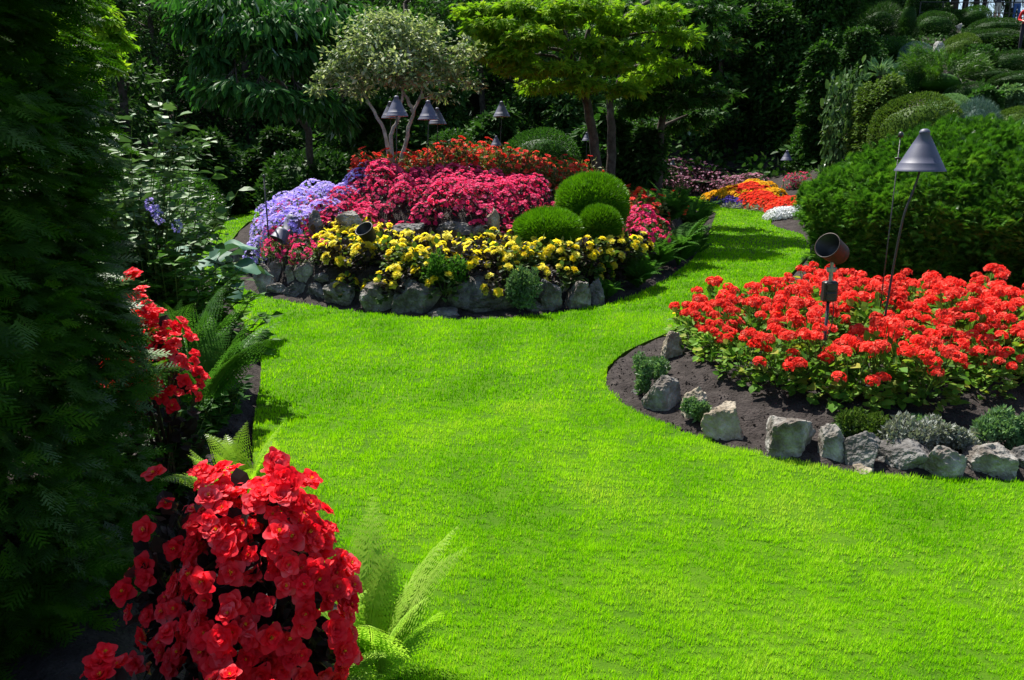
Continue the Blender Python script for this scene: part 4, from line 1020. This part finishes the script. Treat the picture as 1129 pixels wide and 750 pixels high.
# geraniums
ger = [fplant('geranium', '', 'geranium', .19, .31, .062, 'geranium_leaf', LEAFW, 190, FLORET, 'scarlet', .032, 11 + i % 3, cluster=26, clr=.036, fpart='flower_head', stalk=.075, fl_low=.25) for i in range(4)]
gpoly = [G2(872,436,.2), G2(806,418,.18), G2(762,394,.12), G2(756,374,.1), G2(785,352,.08), (2.0,6.9), (2.75,7.4), (3.3,6.9), (4.1,6.6), (5.2,6.6), (6.8,6.4), (6.8,4.2), (3.6,4.0), G2(1129,441,.2), G2(1050,444,.2), G2(960,444,.2)]
def glab(x, y, i):
    px = 564.5 + F * x / (y*CT + 0 + (CAMZ-.4)*ST)
    if y < 4.75:
        for lim, s in ((850,'above the small brown rocks'),(905,'above the largest pale rock'),(960,'above the striped leaning rock'),(1020,'above the silvery tufts'),(1085,'above the weathered grey rock')):
            if px < lim: return 'red geranium at the front edge of its bed, ' + s
        return 'red geranium at the front edge of its bed, above the wedge shaped rock'
    if px < 800: return 'red geranium at the narrow west tip of the geranium bed'
    if y > 6: return 'red geranium in the back rows at the foot of the round conifer bush'
    if px < 905: return 'red geranium in the middle rows, west of the dark spotlight'
    if px < 1000: return 'red geranium in the middle rows between the spotlight and the cone lamp'
    return 'red geranium in the middle rows, east of the cone lamp stem'
plants(ger, gpoly, 140, .21, '', 'red geraniums in the large raised bed', labeler=glab, smin=.75, smax=1.28)

# yellow begonias on the lower terrace
yel = [fplant('yellow_begonia', '', 'begonia', .17, .25, .075, 'bronze_leaf' if i % 2 else 'bedleaf', LEAFW, 130, DOUBLE, 'yellow', .11, 9, fl_low=.1, up=1) for i in range(4)]
def terrace(px0, px1, d0, d1, ymax=9.9):
    def f(x, y):
        px = 564.5 + F * x / (y*CT + (CAMZ-.6)*ST)
        if not (px0 < px < px1 and y < ymax): return False
        X, Y_ = np.array([x]), np.array([y])
        return bool(inside(P_PLT, X, Y_)[0]) and d0 < pdist(P_PLT, X, Y_)[0] < d1
    return f
def ylab(x, y, i):
    px = 564.5 + F * x / (y*CT + (CAMZ-.6)*ST)
    for lim, s in ((390,'beside the grey lamp shades and pink flowers'),(440,'below the black spotlight'),(500,'above the large cracked dark rock'),(560,'above the long dark boulder'),(610,'above the hanging green tuft'),(660,'in front of the clipped balls')):
        if px < lim: return 'yellow begonia ' + s
    return 'yellow begonia at the east end of its row beside the ferns'
plants(yel, None, 96, .195, '', 'yellow begonias on the lower terrace of the island', labeler=ylab, test=terrace(352, 712, .12, 1.3), box=(-3, 2.2, 7.7, 10.2))
mag = [fplant('pink_begonia', '', 'begonia', .15, .26, .05, 'bedleaf', LEAF, 130, SINGLE, 'magenta', .06, 26, singles=False, fpart='blossoms', fl_low=-.1) for i in range(2)]
plants(mag, None, 26, .22, 'small rosy pink begonia above the west corner of the island wall', 'rosy pink begonias at the west corner of the island', test=terrace(255, 352, .2, 1.2, 11.), box=(-4.2, -1.8, 8, 11))
# violet flowers
vio = [fplant('violet_bellflower', '', 'bellflower', .24, .34, .05, 'bedleaf', LEAF, 120, STAR, 'violet', .06, 190, singles=False, fpart='blossoms', fl_low=-.25) for i in range(3)]
vpoly = [(-3.05,9.9), (-2.6,9.75), (-2.45,10.2), (-2.3,11.4), (-2.2,12.2), (-2.9,12.6), (-3.5,12.2), (-3.7,11.4), (-3.4,10.4)]
plants(vio, vpoly, 44, .25, 'pale violet bellflower in the dense violet drift beside the pink bed', 'violet drift at the west side of the island')
for i, (px, py, Y) in enumerate([(625,292,8.55),(642,290,8.7),(660,288,8.85),(676,285,9.0),(691,281,9.2),(702,274,9.5),(650,280,8.95),(684,272,9.4)]):
    x, y, z = at(px, py, Y); place(yel[i % 4], (x, y, max(tz(x, y), .40)), i, 1.05, 'yellow begonia in the last stretch of its row, between the smallest ball and the ferns', 'yellow begonias on the lower terrace of the island')
# deep pink terrace
pnk = [fplant('pink_begonia', '', 'begonia', .2, .32, .06, 'plum_leaf', LEAF, 150, SINGLE, 'rose', .075, 46, singles=False, fpart='blossoms', fl_low=-.05) for i in range(4)]
ppoly = [(-2.5,9.75), (-1.4,9.55), (0,9.55), (1.0,9.75), (.95,10.4), (.9,11.3), (.3,12.0), (-1.0,12.2), (-2.2,12.0), (-2.45,10.8)]
def plab(x, y, i):
    return 'deep pink begonia in the ' + ('front row above the bank of dark rocks' if y < 10.05 else 'rows around the foot of the front cone lamp' if y < 11.1 else 'rear rows below the orange red flowers')
plants(pnk, ppoly, 105, .235, '', 'deep pink begonias on the upper terrace', labeler=plab)
red = [fplant('red_begonia', '', 'begonia', .22, .42, .06, 'redgreen_leaf', LEAF, 240, SINGLE, 'brickred', .075, 22, singles=False, fpart='blossoms', fl_low=.0) for i in range(4)]
rpoly = [(-2.3,12.15), (-1.0,12.3), (.3,12.2), (1.0,11.4), (1.1,10.6), (1.7,10.9), (2.2,12.2), (1.9,13.8), (0,14.2), (-2.0,14.0)]
def rlab(x, y, i):
    return 'bushy orange red begonia ' + ('near the pale stemmed tree' if x < -.8 else 'on the crown of the island mound' if x < .9 else 'behind the clipped green balls')
plants(red, rpoly, 100, .27, '', 'orange red begonias along the top of the island', labeler=rlab, smin=1.15, smax=1.5)
org = [fplant('red_begonia', '', 'begonia', .2, .4, .05, 'bedleaf', LEAF, 100, SINGLE, 'orangered', .08, 30, singles=False, fpart='blossoms')]
for px, py, Y, lab in [(415,162,12.3,'bright orange red begonia at the foot of the pale stems, leftmost'),(425,160,12.5,'bright orange red begonia between the pale stems and the lamp'),(458,158,12.6,'bright orange red begonia right under the pale stemmed tree'),(404,170,12.1,'bright orange red begonia at the west end of the top row'),(395,178,12.,'bright orange red begonia beside the violet drift')]:
    x, y, z = at(px, py, Y); place(org[0], (x, y, tz(x, y)), px, 1, lab, 'bright orange red begonias under the pale stemmed tree')
fus = [fplant('fuchsia_begonia', '', 'begonia', .2, .34, .06, 'bedleaf', LEAF, 140, SINGLE, 'magenta' if i else 'rose', .085, 34, singles=False, fpart='blossoms', fl_low=-.1) for i in range(2)]
for i, (px, py, Y, lab) in enumerate([(702,262,10.0,'lower fuchsia pink begonia between clipped balls and ferns'),(712,250,10.3,'fuchsia pink begonia against the largest fern'),(697,245,10.5,'fuchsia pink begonia right behind the largest clipped ball'),(708,234,11,'upper fuchsia pink begonia under the shaded fern'),(724,250,10.9,'fuchsia pink begonia deepest among the ferns')]):
    x, y, z = at(px, py, Y); z0 = tz(x, y); place(fus[i % 2], (x, y, max(z0, z - .2)), px, 1, lab, 'fuchsia begonias beside the island ferns')
for i, (px, py, Y, lab) in enumerate([(704,214,12.5,'shaded scarlet begonia behind the balls, upper'),(742,217,14,'shaded scarlet begonia by the dark fern'),(748,224,14,'scarlet begonia hanging over the dark fern at the island rear'),(700,224,12.3,'shaded scarlet begonia behind the balls, lower')]):
    x, y, z = at(px, py, Y); place(org[0], (x, y, max(tz(x, y), z - .3)), px, 1, lab, 'scarlet begonias in the shade at the island rear')

# ---- far beds beyond the lawn
farY = [fplant('yellow_marigold', '', 'marigold', .3, .3, .07, 'mid', LEAF, 90, SINGLE, 'gold', .1, 90, singles=False, fpart='blossoms', fl_low=-.1)]
farR = [fplant('red_salvia', '', 'salvia', .3, .34, .07, 'bedleaf', LEAF, 80, SINGLE, 'orangered', .1, 110, singles=False, fpart='blossoms', fl_low=-.2)]
farP = [fplant('purple_pansy', '', 'pansy', .26, .22, .06, 'mid', LEAF, 100, SINGLE, 'purple', .09, 36, singles=False, fpart='blossoms', fl_low=-.1)]
farG = [fplant('dusty_miller', '', 'dusty miller', .22, .2, .09, 'greyleaf', LEAF, 120, STAR, 'greyleaf', .05, 4, singles=False, fpart='leaf_tip')]
farW = [fplant('white_alyssum', '', 'alyssum', .26, .26, .05, 'sedum', LEAF, 80, STAR, 'white', .06, 150, singles=False, fpart='blossoms', fl_low=-.2)]
farK = [fplant('pink_white_begonia', '', 'begonia', .34, .4, .07, 'plum_leaf', LEAF, 160, SINGLE, 'pinkwhite', .085, 34, singles=False, fpart='blossoms', fl_low=-.2)]
farM = [fplant('mixed_red_flower', '', 'begonia', .3, .55, .07, 'bedleaf', LEAF, 120, SINGLE, 'rose', .08, 30, singles=False, fpart='blossoms', fl_low=-.2)]
def row(protos, pts, n, lab, grp, rows=1, dy=.5, s=1.):
    reseed()
    W = [hit(*p) for p in pts]; X = [w[0] for w in W]; Yv = [w[1] for w in W]
    for k in range(rows):
        for i in range(n):
            t = (i + .5) / n * (len(pts) - 1); x = np.interp(t, range(len(pts)), X) + rng.uniform(-.06,.06); y = np.interp(t, range(len(pts)), Yv) + k*dy + rng.uniform(-.06,.06)
            place(protos[(i+k) % len(protos)], (x, y, tz(x, y)), rng.uniform(0, 6.28), s*rng.uniform(.9,1.1), lab if rows == 1 else lab + (', front row' if k == 0 else ', behind the front row'), grp)
row(farG, [(800,229),(830,231.5),(862,234)], 11, 'silvery dusty miller edging the far flower bed', 'silvery edging of the far bed')
row(farP, [(788,222),(803,227),(822,230)], 7, 'deep violet pansy at the lawn corner of the far bed', 'violet pansies of the far bed', rows=2, dy=.35)
row(farR, [(828,229),(848,231),(868,233),(888,233)], 9, 'scarlet salvia in the far flower bed', 'scarlet salvias of the far bed', rows=5, dy=.45)
row(farY, [(800,224),(825,222),(860,220)], 9, 'golden yellow marigold in the far flower bed', 'golden marigolds of the far bed', rows=4, dy=.7)
row(farW, [(858,243),(868,240),(884,238)], 6, 'white alyssum in the small bed beside the round conifer bush', 'white alyssum drift', rows=2, dy=.4)
row(farM, [(868,208),(886,207)], 4, 'taller rosy red flower under the far lamp', 'rosy flowers under the far lamp', s=.8)
row(farK, [(724,207),(760,209),(800,209),(838,208)], 15, 'pink and white speckled begonia in the strip beyond the lawn', 'pink and white strip beyond the lawn', rows=3, dy=.55)
row(farR, [(240,212.5),(265,213),(292,213)], 7, 'red flower in the strip beyond the west lawn', 'red strip beyond the west lawn', rows=2, dy=.5, s=.8)
row(farP, [(226,213),(234,213)], 2, 'violet flower at the end of the red strip beyond the hedge', 'violet flowers beyond the hedge', s=1.1)
for i, (px, w) in enumerate([(772, 44), (812, 44)]):
    pshrub(px, 217, w, 9, 'fine', 'dark', ['low dark green hedge at the end of the lawn, west part','low dark green hedge at the end of the lawn, east part'][i], Y=26.6)

# ---- near red begonias (big loose flowers on dark bronze leaves)
def near_begonia(label, loc, rx, ry, rz_, nfl, nleaf, fs=.064, zlow=-1., lean=(0,0), side=(-1,1)):
    r = thing('red_begonia', label, 'begonia', loc); lb = MB(); sb = MB()
    u = rand_dirs(nleaf, -.1); k = (1 - .45*rng.random(nleaf))
    P = u*k[:,None]*[rx*.9, ry*.9, rz_*.9] + [0,0,.06]; P[:,2] = np.abs(P[:,2])
    lb.scatter(LEAFW, P, u + jit(nleaf,.6), u + [0,0,.5] + jit(nleaf,.4), .062*rng.uniform(.6,1.2,nleaf)); lb.build('foliage', M['bronze_leaf'], r)
    for i in range(9):
        a = i*2.4; sb.tube(limb((0,0,0),(rx*.6*math.cos(a), ry*.6*math.sin(a), rz_*.75), .05, 6), np.linspace(.009,.005,6), 6)
    sb.build('stem', M['rust'], r)
    cnt = 0; placed = []
    while cnt < nfl:
        d = rand_dirs(1, -.05)[0]
        if (d[1] > .3 and d[2] < .6) or d[2] < zlow: continue
        wd = 1 + .28*math.sin(PI*min(1, max(0, d[2]))); c = d*[rx*wd, ry*wd, rz_]*rng.uniform(.84,1.04)*(1+.12*math.sin(7*d[0]+5*d[2]+loc[0]*9)) + [0,0,.05]
        if any(np.linalg.norm(c-q) < fs*.26 for q in placed): continue
        placed.append(c); cnt += 1
        nn = norm(d + [.0,-.35,.25] + rng.normal(0,.35,3)); s = fs*rng.uniform(.75,1.2)
        fb = MB().scatter(LOOSE[cnt % 4], c[None], np.cross(nn, rng.normal(size=3))[None], nn[None], [s])
        nf = len(fb.R[-1]); pet = np.repeat(rng.normal(0, .13, nf//16), 16); tipg = np.tile(np.repeat([-.16, -.04, .04, .12], 4), nf//16)
        fb.R[-1] = np.clip(rng.uniform(.25, .75) + pet + tipg, 0, 1)
        f = fb.build('flower', M['crimson'], r, smooth=True)
        if rng.random() < .6:
            q = rand_dirs(14, .2); st = MB().scatter(NEEDLE, np.tile(c + nn*s*.02, (14,1)), nn + q*.4, q, s*.26); st.scatter(LEAF, np.tile(c + nn*s*.20,(14,1)) + jit(14, s*.03), nn+q, q, s*.06); st.build('stamen', M['stamen'], f)
near_begonia('big near red begonia covered in loose bright flowers over dark bronze leaves', (-.665,1.80,.22), .19, .16, .64, 300, 800)
near_begonia('lower near red begonia at the very front beside the pale fern', (-.60,1.47,.10), .13, .12, .42, 34, 220)
near_begonia('small near red begonia in the shadow at the foot of the dark conifer', (-.90,1.50,.10), .16, .12, .40, 36, 260)
near_begonia('red begonia half hidden by the sprays of the dark conifer', (-.92,1.93,.22), .13, .13, .56, 34, 260)
x, y, z = at(168, 440, 3.0)
near_begonia('tall red flowering plant hanging beside the dark conifer above the fern', (x-.08, y+.2, tz(x,y)), .18, .14, 1.0, 130, 300, fs=.062, zlow=.5)

# ------------------------------------------------------------------ LAMPS
SHADE_PROF = [(.0,.268),(.014,.267),(.026,.260),(.033,.248),(.034,.240),(.031,.237),(.068,.168),(.108,.090),(.127,.052),(.130,.050),(.1315,.046),(.150,.010),(.156,.003),(.157,-.004),(.151,-.004),(.147,.006),(.124,.050),(.066,.165),(.030,.228),(.0,.232)]
def cone_lamp(label, px_top, py_top, Y, h_top=None, s=1., lean=.0, base=None, tilt=0., group='cone shaded garden lamps'):
    """shade apex at a photo pixel at depth Y; stem goes down to the soil"""
    x, y, z = at(px_top, py_top, Y); zb = tz(x, y); r = thing('garden_lamp', label, 'garden lamp', (x, y, zb), group=group)
    H = z - zb; zs = H - .262*s
    mb = MB(); mb.lathe([(a*s, b*s) for a, b in SHADE_PROF[:14]], 40, rotm(ry=tilt, loc=(0,0,zs))); sh_ = mb.build('lamp_shade', M['shade'], r, smooth=True)
    MB().lathe([(a*s, b*s) for a, b in SHADE_PROF[13:]], 40, rotm(ry=tilt, loc=(0,0,zs-.0005))).build('shade_lining', M['shade_in'], sh_, smooth=True)
    MB().lathe([(.0,.12),(.016,.12),(.02,.09),(.018,.05),(.0,.04)], 14, rotm(loc=(0,0,zs), s=s)).build('bulb', M['shade_in'], r, smooth=True)
    if H > .3:
        pts = [(-.13*lean, 0, -.1), (-.10*lean, 0, zs*.5), (-.075*lean, 0, zs-.3*s), (-.03*lean, 0, zs-.14*s), (0, 0, zs-.02), (0, 0, zs+.17*s)]
        pts = np.array(pts); ts = np.linspace(0, 1, 6); tf = np.linspace(0, 1, 26)
        sm = np.stack([np.interp(tf, ts, pts[:,k]) for k in range(3)], 1)
        for _ in range(3): sm[1:-1] = .25*sm[:-2] + .5*sm[1:-1] + .25*sm[2:]
        MB().tube(sm, .0075, 10).build('pole', M['black'], r, smooth=True)
    return r
def front_lamp():
    cone_lamp('nearest cone lamp with a bluish grey shade on a curved stem over the geraniums', 1020, 143, 5.25, lean=1.)
front_lamp()
for px, py, Y, lab in [(437,106,11.0,'taller left cone lamp before the pale stemmed tree'),(472,111,11.6,'widest cone lamp on a straight stem among the deep pink flowers'),(430,112,13.2,'small cone lamp half hidden behind the taller left one'),(482,119,13.6,'small cone lamp tucked behind the widest one'),(553,112,14.6,'lone cone lamp in the shade at the forest edge'),(868,166,22.,'far cone lamp above the far yellow and red bed'),(1112,139,10.9,'cone lamp whose tip shows behind the round conifer bush')]:
    cone_lamp(lab, px, py, Y, lean=.25)
for px, py, Y, lab in [(255,171,20.,'tiny low cone lamp in the dark hollow on the west side'),(547,150,13.5,'tiny lamp tip just above the orange red flowers'),(742,176,25,'tiny dim lamp in the shrubs beyond the pink strip'),(647,146,15.5,'small grey lamp beside the leaning maple trunk')]:
    cone_lamp(lab, px, py, Y, lean=0, s=.6)
# hooded floodlights in the yellow bed
def hood(label, px, py, Y, L, rad, rx, rz, mat, inner, stake=True):
    x, y, z = at(px, py, Y); zb = tz(x, y); r = thing('spotlight', label, 'spotlight', (x, y, zb)); m = rotm(loc=(0,0,z-zb)) @ Matrix.Rotation(rz, 4, 'Z') @ Matrix.Rotation(rx, 4, 'X')
    MB().lathe([(.0,-L*.5),(rad*.55,-L*.5),(rad*.72,-L*.46),(rad*.8,-L*.3),(rad*.97,L*.46),(rad*1.03,L*.47),(rad*1.03,L*.5),(rad*.96,L*.5),(rad*.93,L*.44),(rad*.74,-L*.25),(0,-L*.25)], 36, m).build('hood', [M[mat]], r, smooth=True)
    MB().lathe([(0,-L*.2),(rad*.7,-L*.2),(rad*.73,-L*.22)], 30, m).build('lens', M['glass'], r)
    MB().tube([(0,0,-.1),(0,0,z-zb-rad*.7)], .009, 8).build('stake', M['black'], r)
    return r
hood('larger grey hooded light leaning among the pink flowers', 322, 248, 9.7, .24, .115, 2.75, -.9, 'shade', 'black')
hood('smaller grey hooded light just in front of the larger one', 310, 259, 9.2, .15, .10, 2.5, -.7, 'shade', 'black')
hood('black drum shaped spotlight above the yellow begonias', 405, 258, 8.5, .17, .10, -.7, 2.6, 'black', 'black')
# near spotlight with junction box
def near_spot():
    Y = 4.85; x, y, z = at(919, 276, Y); zb = tz(x, y); H = z - zb
    r = thing('spotlight', 'near spotlight with rusty brown barrel and black outlet box on a pole', 'spotlight', (x, y, zb))
    ax = Vector((-.72, -.52, .44)).normalized(); m = Matrix.Translation((0,0,H)) @ ax.to_track_quat('Z', 'Y').to_matrix().to_4x4()
    rad, L_ = .080, .17
    b = MB(); b.lathe([(.0,-L_*.5),(rad*.6,-L_*.5),(rad*.82,-L_*.46),(rad*.88,-L_*.40),(rad*.9,-L_*.25),(rad*.98,L_*.46),(rad*1.03,L_*.465),(rad*1.03,L_*.5),(rad*.985,L_*.5)], 44, m); b.build('barrel', M['rust'], r, smooth=True)
    b = MB(); b.lathe([(rad*.985,L_*.5),(rad*.95,L_*.49),(rad*.84,-L_*.2),(.0,-L_*.2)], 44, m); b.build('barrel_lining', M['black'], r, smooth=True)
    MB().lathe([(0,-.045),(rad*.8,-.045),(rad*.8,-.05)], 30, m).build('lens', M['glass'], r)
    b = MB(); b.tube([(0,0,H-.2),(0,0,H-.125)], .013, 12); b.box((0,0,H-.125), (.05,.022,.03)); b.tube([(-.03,0,H-.12),(.03,0,H-.12)], .012, 12); b.tube([(0,.0,H-.12),(0,.0,H-.07)], .012, 10); b.build('bracket', M['galv'], r, smooth=False)
    bx = MB().box((0,0,H-.262), (.088,.06,.13)).build('junction_box', M['black'], r)
    for dz in (.031,-.031):
        c = MB(); c.box((0,-.036,H-.262+dz), (.062,.014,.048), bev=.3); c.tube([(-.03,-.041,H-.262+dz+.022),(.03,-.041,H-.262+dz+.022)], .005, 8); c.build('outlet_cover', M['black'], bx)
    MB().tube([(0,0,-.1),(0,0,H-.32)], .0105, 12).build('pole', M['black'], r, smooth=True)
    t = np.linspace(0,1,14); MB().tube(np.stack([.03+.02*np.sin(t*7), .02+0*t, (H-.3)*(1-t)], 1), .0035, 6).build('cable', M['black'], r, smooth=True)
near_spot()
def stake(label, px, pt, Y, knob=True, group='thin black stakes'):
    x, y, z = at(px, pt, Y); zb = tz(x, y); r = thing('garden_stake', label, 'stake', (x, y, zb), group=group); H = z - zb
    MB().tube([(0,0,-.1),(0,0,H)], .004 if Y < 7 else .009, 8).build('rod', M['black'], r, smooth=True)
    b = MB(); b.lathe([(0,0),(.016,0),(.018,.02),(.012,.035),(0,.04)], 12, rotm(loc=(0,0,H-.01))); 
    b.tube([(-.02,0,H-.15),(.02,0,H-.15)], .007, 8); b.build('sprinkler_head', M['black'], r, smooth=True)
stake('tall thin black sprinkler stake beside the nearest cone lamp', 993, 150, 5.5)
stake('thin black stake with a small head before the violet flowers', 291, 195, 9.4)

# fallen leaves and petals on the lawn near the geraniums
def fallen():
    reseed()
    for i, (px, py, m, lab) in enumerate([(745,335,'orangered','orange red petal fallen on the lawn near the geranium tip'),(741,347,'gold','yellowish leaf fallen on the lawn near the geranium tip'),(747,305,'olive','brown leaf lying on the lawn beside the island corner'),(743,297,'magenta','pink petal on the soil at the island corner'),(592,512,'olive','single brown leaf lying on the open lawn'),(594,477,'bark','dark scrap lying on the open lawn')]):
        x, y = gnd(px, py, .02); mb = MB(); mb.scatter(LEAFW, np.array([[0,0,0.]]), np.array([[1.,.3,.2]]), np.array([[0,0,1.]]), [.05 if i < 4 else .025])
        o = mb.build('fallen_leaf', M[m]); o.location = (x, y, .03); tag(o, lab, 'leaf')
fallen()

# ------------------------------------------------------------------ PEOPLE on the hill path
SKIN = hard_mat('skin', [(.5,.3,.22),(.6,.38,.28)], .6, 5, .05)
def cloth(n, c): return hard_mat(n, [tuple(v*.8 for v in c), c], .85, 8, .3)
def person(label, loc, rz, top, bottom, hair, shorts=False, hands_front=True, s=1.):
    r_o = None
    J = {'pelvis':(0,0,.95),'waist':(0,0,1.1),'chest':(0,-.01,1.32),'neck':(0,-.01,1.48),'head0':(0,-.02,1.56),'head':(0,-.03,1.66),'head1':(0,-.02,1.74),
         'hipL':(-.09,0,.92),'kneeL':(-.10,-.02,.50),'ankL':(-.10,.02,.09),'toeL':(-.11,-.16,.03),'hipR':(.09,0,.92),'kneeR':(.10,-.03,.50),'ankR':(.11,.02,.09),'toeR':(.13,-.16,.03),
         'shL':(-.18,0,1.42),'elL':(-.25,.02,1.14),'wrL':(-.12,-.24,1.06),'shR':(.18,0,1.42),'elR':(.25,.02,1.14),'wrR':(.12,-.24,1.08)}
    if not hands_front: J['wrL'] = (-.26,-.08,.90); J['wrR'] = (.26,-.08,.90)
    Rr = {'pelvis':.135,'waist':.125,'chest':.145,'neck':.055,'head0':.075,'head':.095,'head1':.07,'hipL':.095,'kneeL':.06,'ankL':.042,'toeL':.035,'hipR':.095,'kneeR':.06,'ankR':.042,'toeR':.035,'shL':.06,'elL':.043,'wrL':.03,'shR':.06,'elR':.043,'wrR':.03}
    E = [('pelvis','waist'),('waist','chest'),('chest','neck'),('neck','head0'),('head0','head'),('head','head1')]
    for k in 'LR':
        E += [('pelvis','hip'+k),('hip'+k,'knee'+k),('knee'+k,'ank'+k),('ank'+k,'toe'+k),('chest','sh'+k),('sh'+k,'el'+k),('el'+k,'wr'+k)]
        sg = -1 if k == 'L' else 1; w = np.array(J['wr'+k]); e = np.array(J['el'+k]); d = norm(w - e); sd_ = norm(np.cross(d, [0,0,1.])) if abs(d[2]) < .9 else np.array([1.,0,0])
        J['palm'+k] = tuple(w + d*.06); Rr['palm'+k] = .026; E.append(('wr'+k, 'palm'+k))
        for f in range(5):
            off = sd_*(f-2)*.017 if f < 4 else sd_*sg*-.03
            l = [.07,.08,.085,.075,.05][f]; base_ = w + d*(.085 if f < 4 else .04) + (sd_*(f-1.5)*.018 if f < 4 else sd_*sg*-.035)
            J[f'f{k}{f}a'] = tuple(base_); J[f'f{k}{f}b'] = tuple(base_ + d*l*.6 + np.array([0,0,-.012])); Rr[f'f{k}{f}a'] = .009; Rr[f'f{k}{f}b'] = .007
            E += [('palm'+k, f'f{k}{f}a'), (f'f{k}{f}a', f'f{k}{f}b')]
    names = list(J); me = bpy.data.meshes.new('person'); me.from_pydata([J[n] for n in names], [(names.index(a), names.index(b)) for a, b in E], [])
    o = obj('person', me, None, loc, (0, 0, rz), s)
    mod = o.modifiers.new('skin', 'SKIN'); mod.use_smooth_shade = True
    for i, n in enumerate(names): me.skin_vertices[0].data[i].radius = (Rr[n], Rr[n] * (.8 if n in ('pelvis','waist','chest') else 1))
    me.skin_vertices[0].data[0].use_root = True
    o.modifiers.new('sub', 'SUBSURF').levels = 2; o.modifiers[-1].render_levels = 2
    dg = bpy.context.evaluated_depsgraph_get(); ev = o.evaluated_get(dg); m2 = bpy.data.meshes.new_from_object(ev); o.modifiers.clear(); o.data = m2
    for p in m2.polygons: p.use_smooth = True
    m2.materials.clear()
    for m in (SKIN, top, bottom, M['black']): m2.materials.append(m)
    for p in m2.polygons:
        c = p.center; ax_ = abs(c.x)
        if c.z < .1: k = 3
        elif c.z < (1.0) and not (ax_ > .2 and c.z > .8) and not (c.y < -.14 and c.z > .85): k = 2 if (not shorts or c.z > .52) else 0
        elif c.z < 1.49: k = 1 if not (c.y < -.20) else 0
        else: k = 0
        p.material_index = k
    # hair
    hb = MB(); u = rand_dirs(900, -.2); u = u[~((u[:,1] < -.25) & (u[:,2] < .55))]
    hb.scatter(LEAF, u*[.098,.105,.11] + [0,-.02,1.69], np.array([0,0,-1.])+u*.2+jit(len(u),.2), u, .05); hb.build('hair', hair, o)
    return tag(o, label, 'person')
HAIR = hard_mat('hair', [(.02,.015,.01),(.06,.04,.03)], .7, 8)
x, y, z = at(1126.5, 62, 29); person('person in a bright red jacket and dark trousers walking on the hill path', (x, y, tz(x, y)), -.5, cloth('red_cloth', (.62,.02,.02)), cloth('navy_cloth', (.02,.02,.03)), HAIR)
x, y, z = at(1098, 24, 41); person('person in a dark top and beige shorts standing behind the railing', (x, y, tz(x, y)), .3, cloth('dark_cloth', (.03,.03,.04)), cloth('beige_cloth', (.55,.5,.42)), HAIR, shorts=True, hands_front=False)
x, y, z = at(1119, 24, 41.5); person('person in a white shirt and blue jeans standing behind the railing', (x, y, tz(x, y)), -.2, cloth('white_cloth', (.8,.8,.8)), cloth('denim', (.05,.12,.32)), HAIR, hands_front=False)
def railing():
    y = 39.6; X0, X1 = 19.5, 27; r = thing('railing', 'thin dark metal railing along the path on the crest', 'railing', (X0, y, tz(X0, y)))
    z0 = tz(X0, y)
    for i in range(8):
        x = X0 + (X1-X0)*i/7; MB().tube([(x-X0,0,tz(x,y)-z0-.1),(x-X0,0,tz(x,y)-z0+1.0)], .025, 6).build('post', M['black'], r)
    for h in (.98,.5): MB().tube([(0,0,h),(X1-X0,0,tz(X1,y)-z0+h)], .022, 6).build('rail', M['black'], r)
railing()
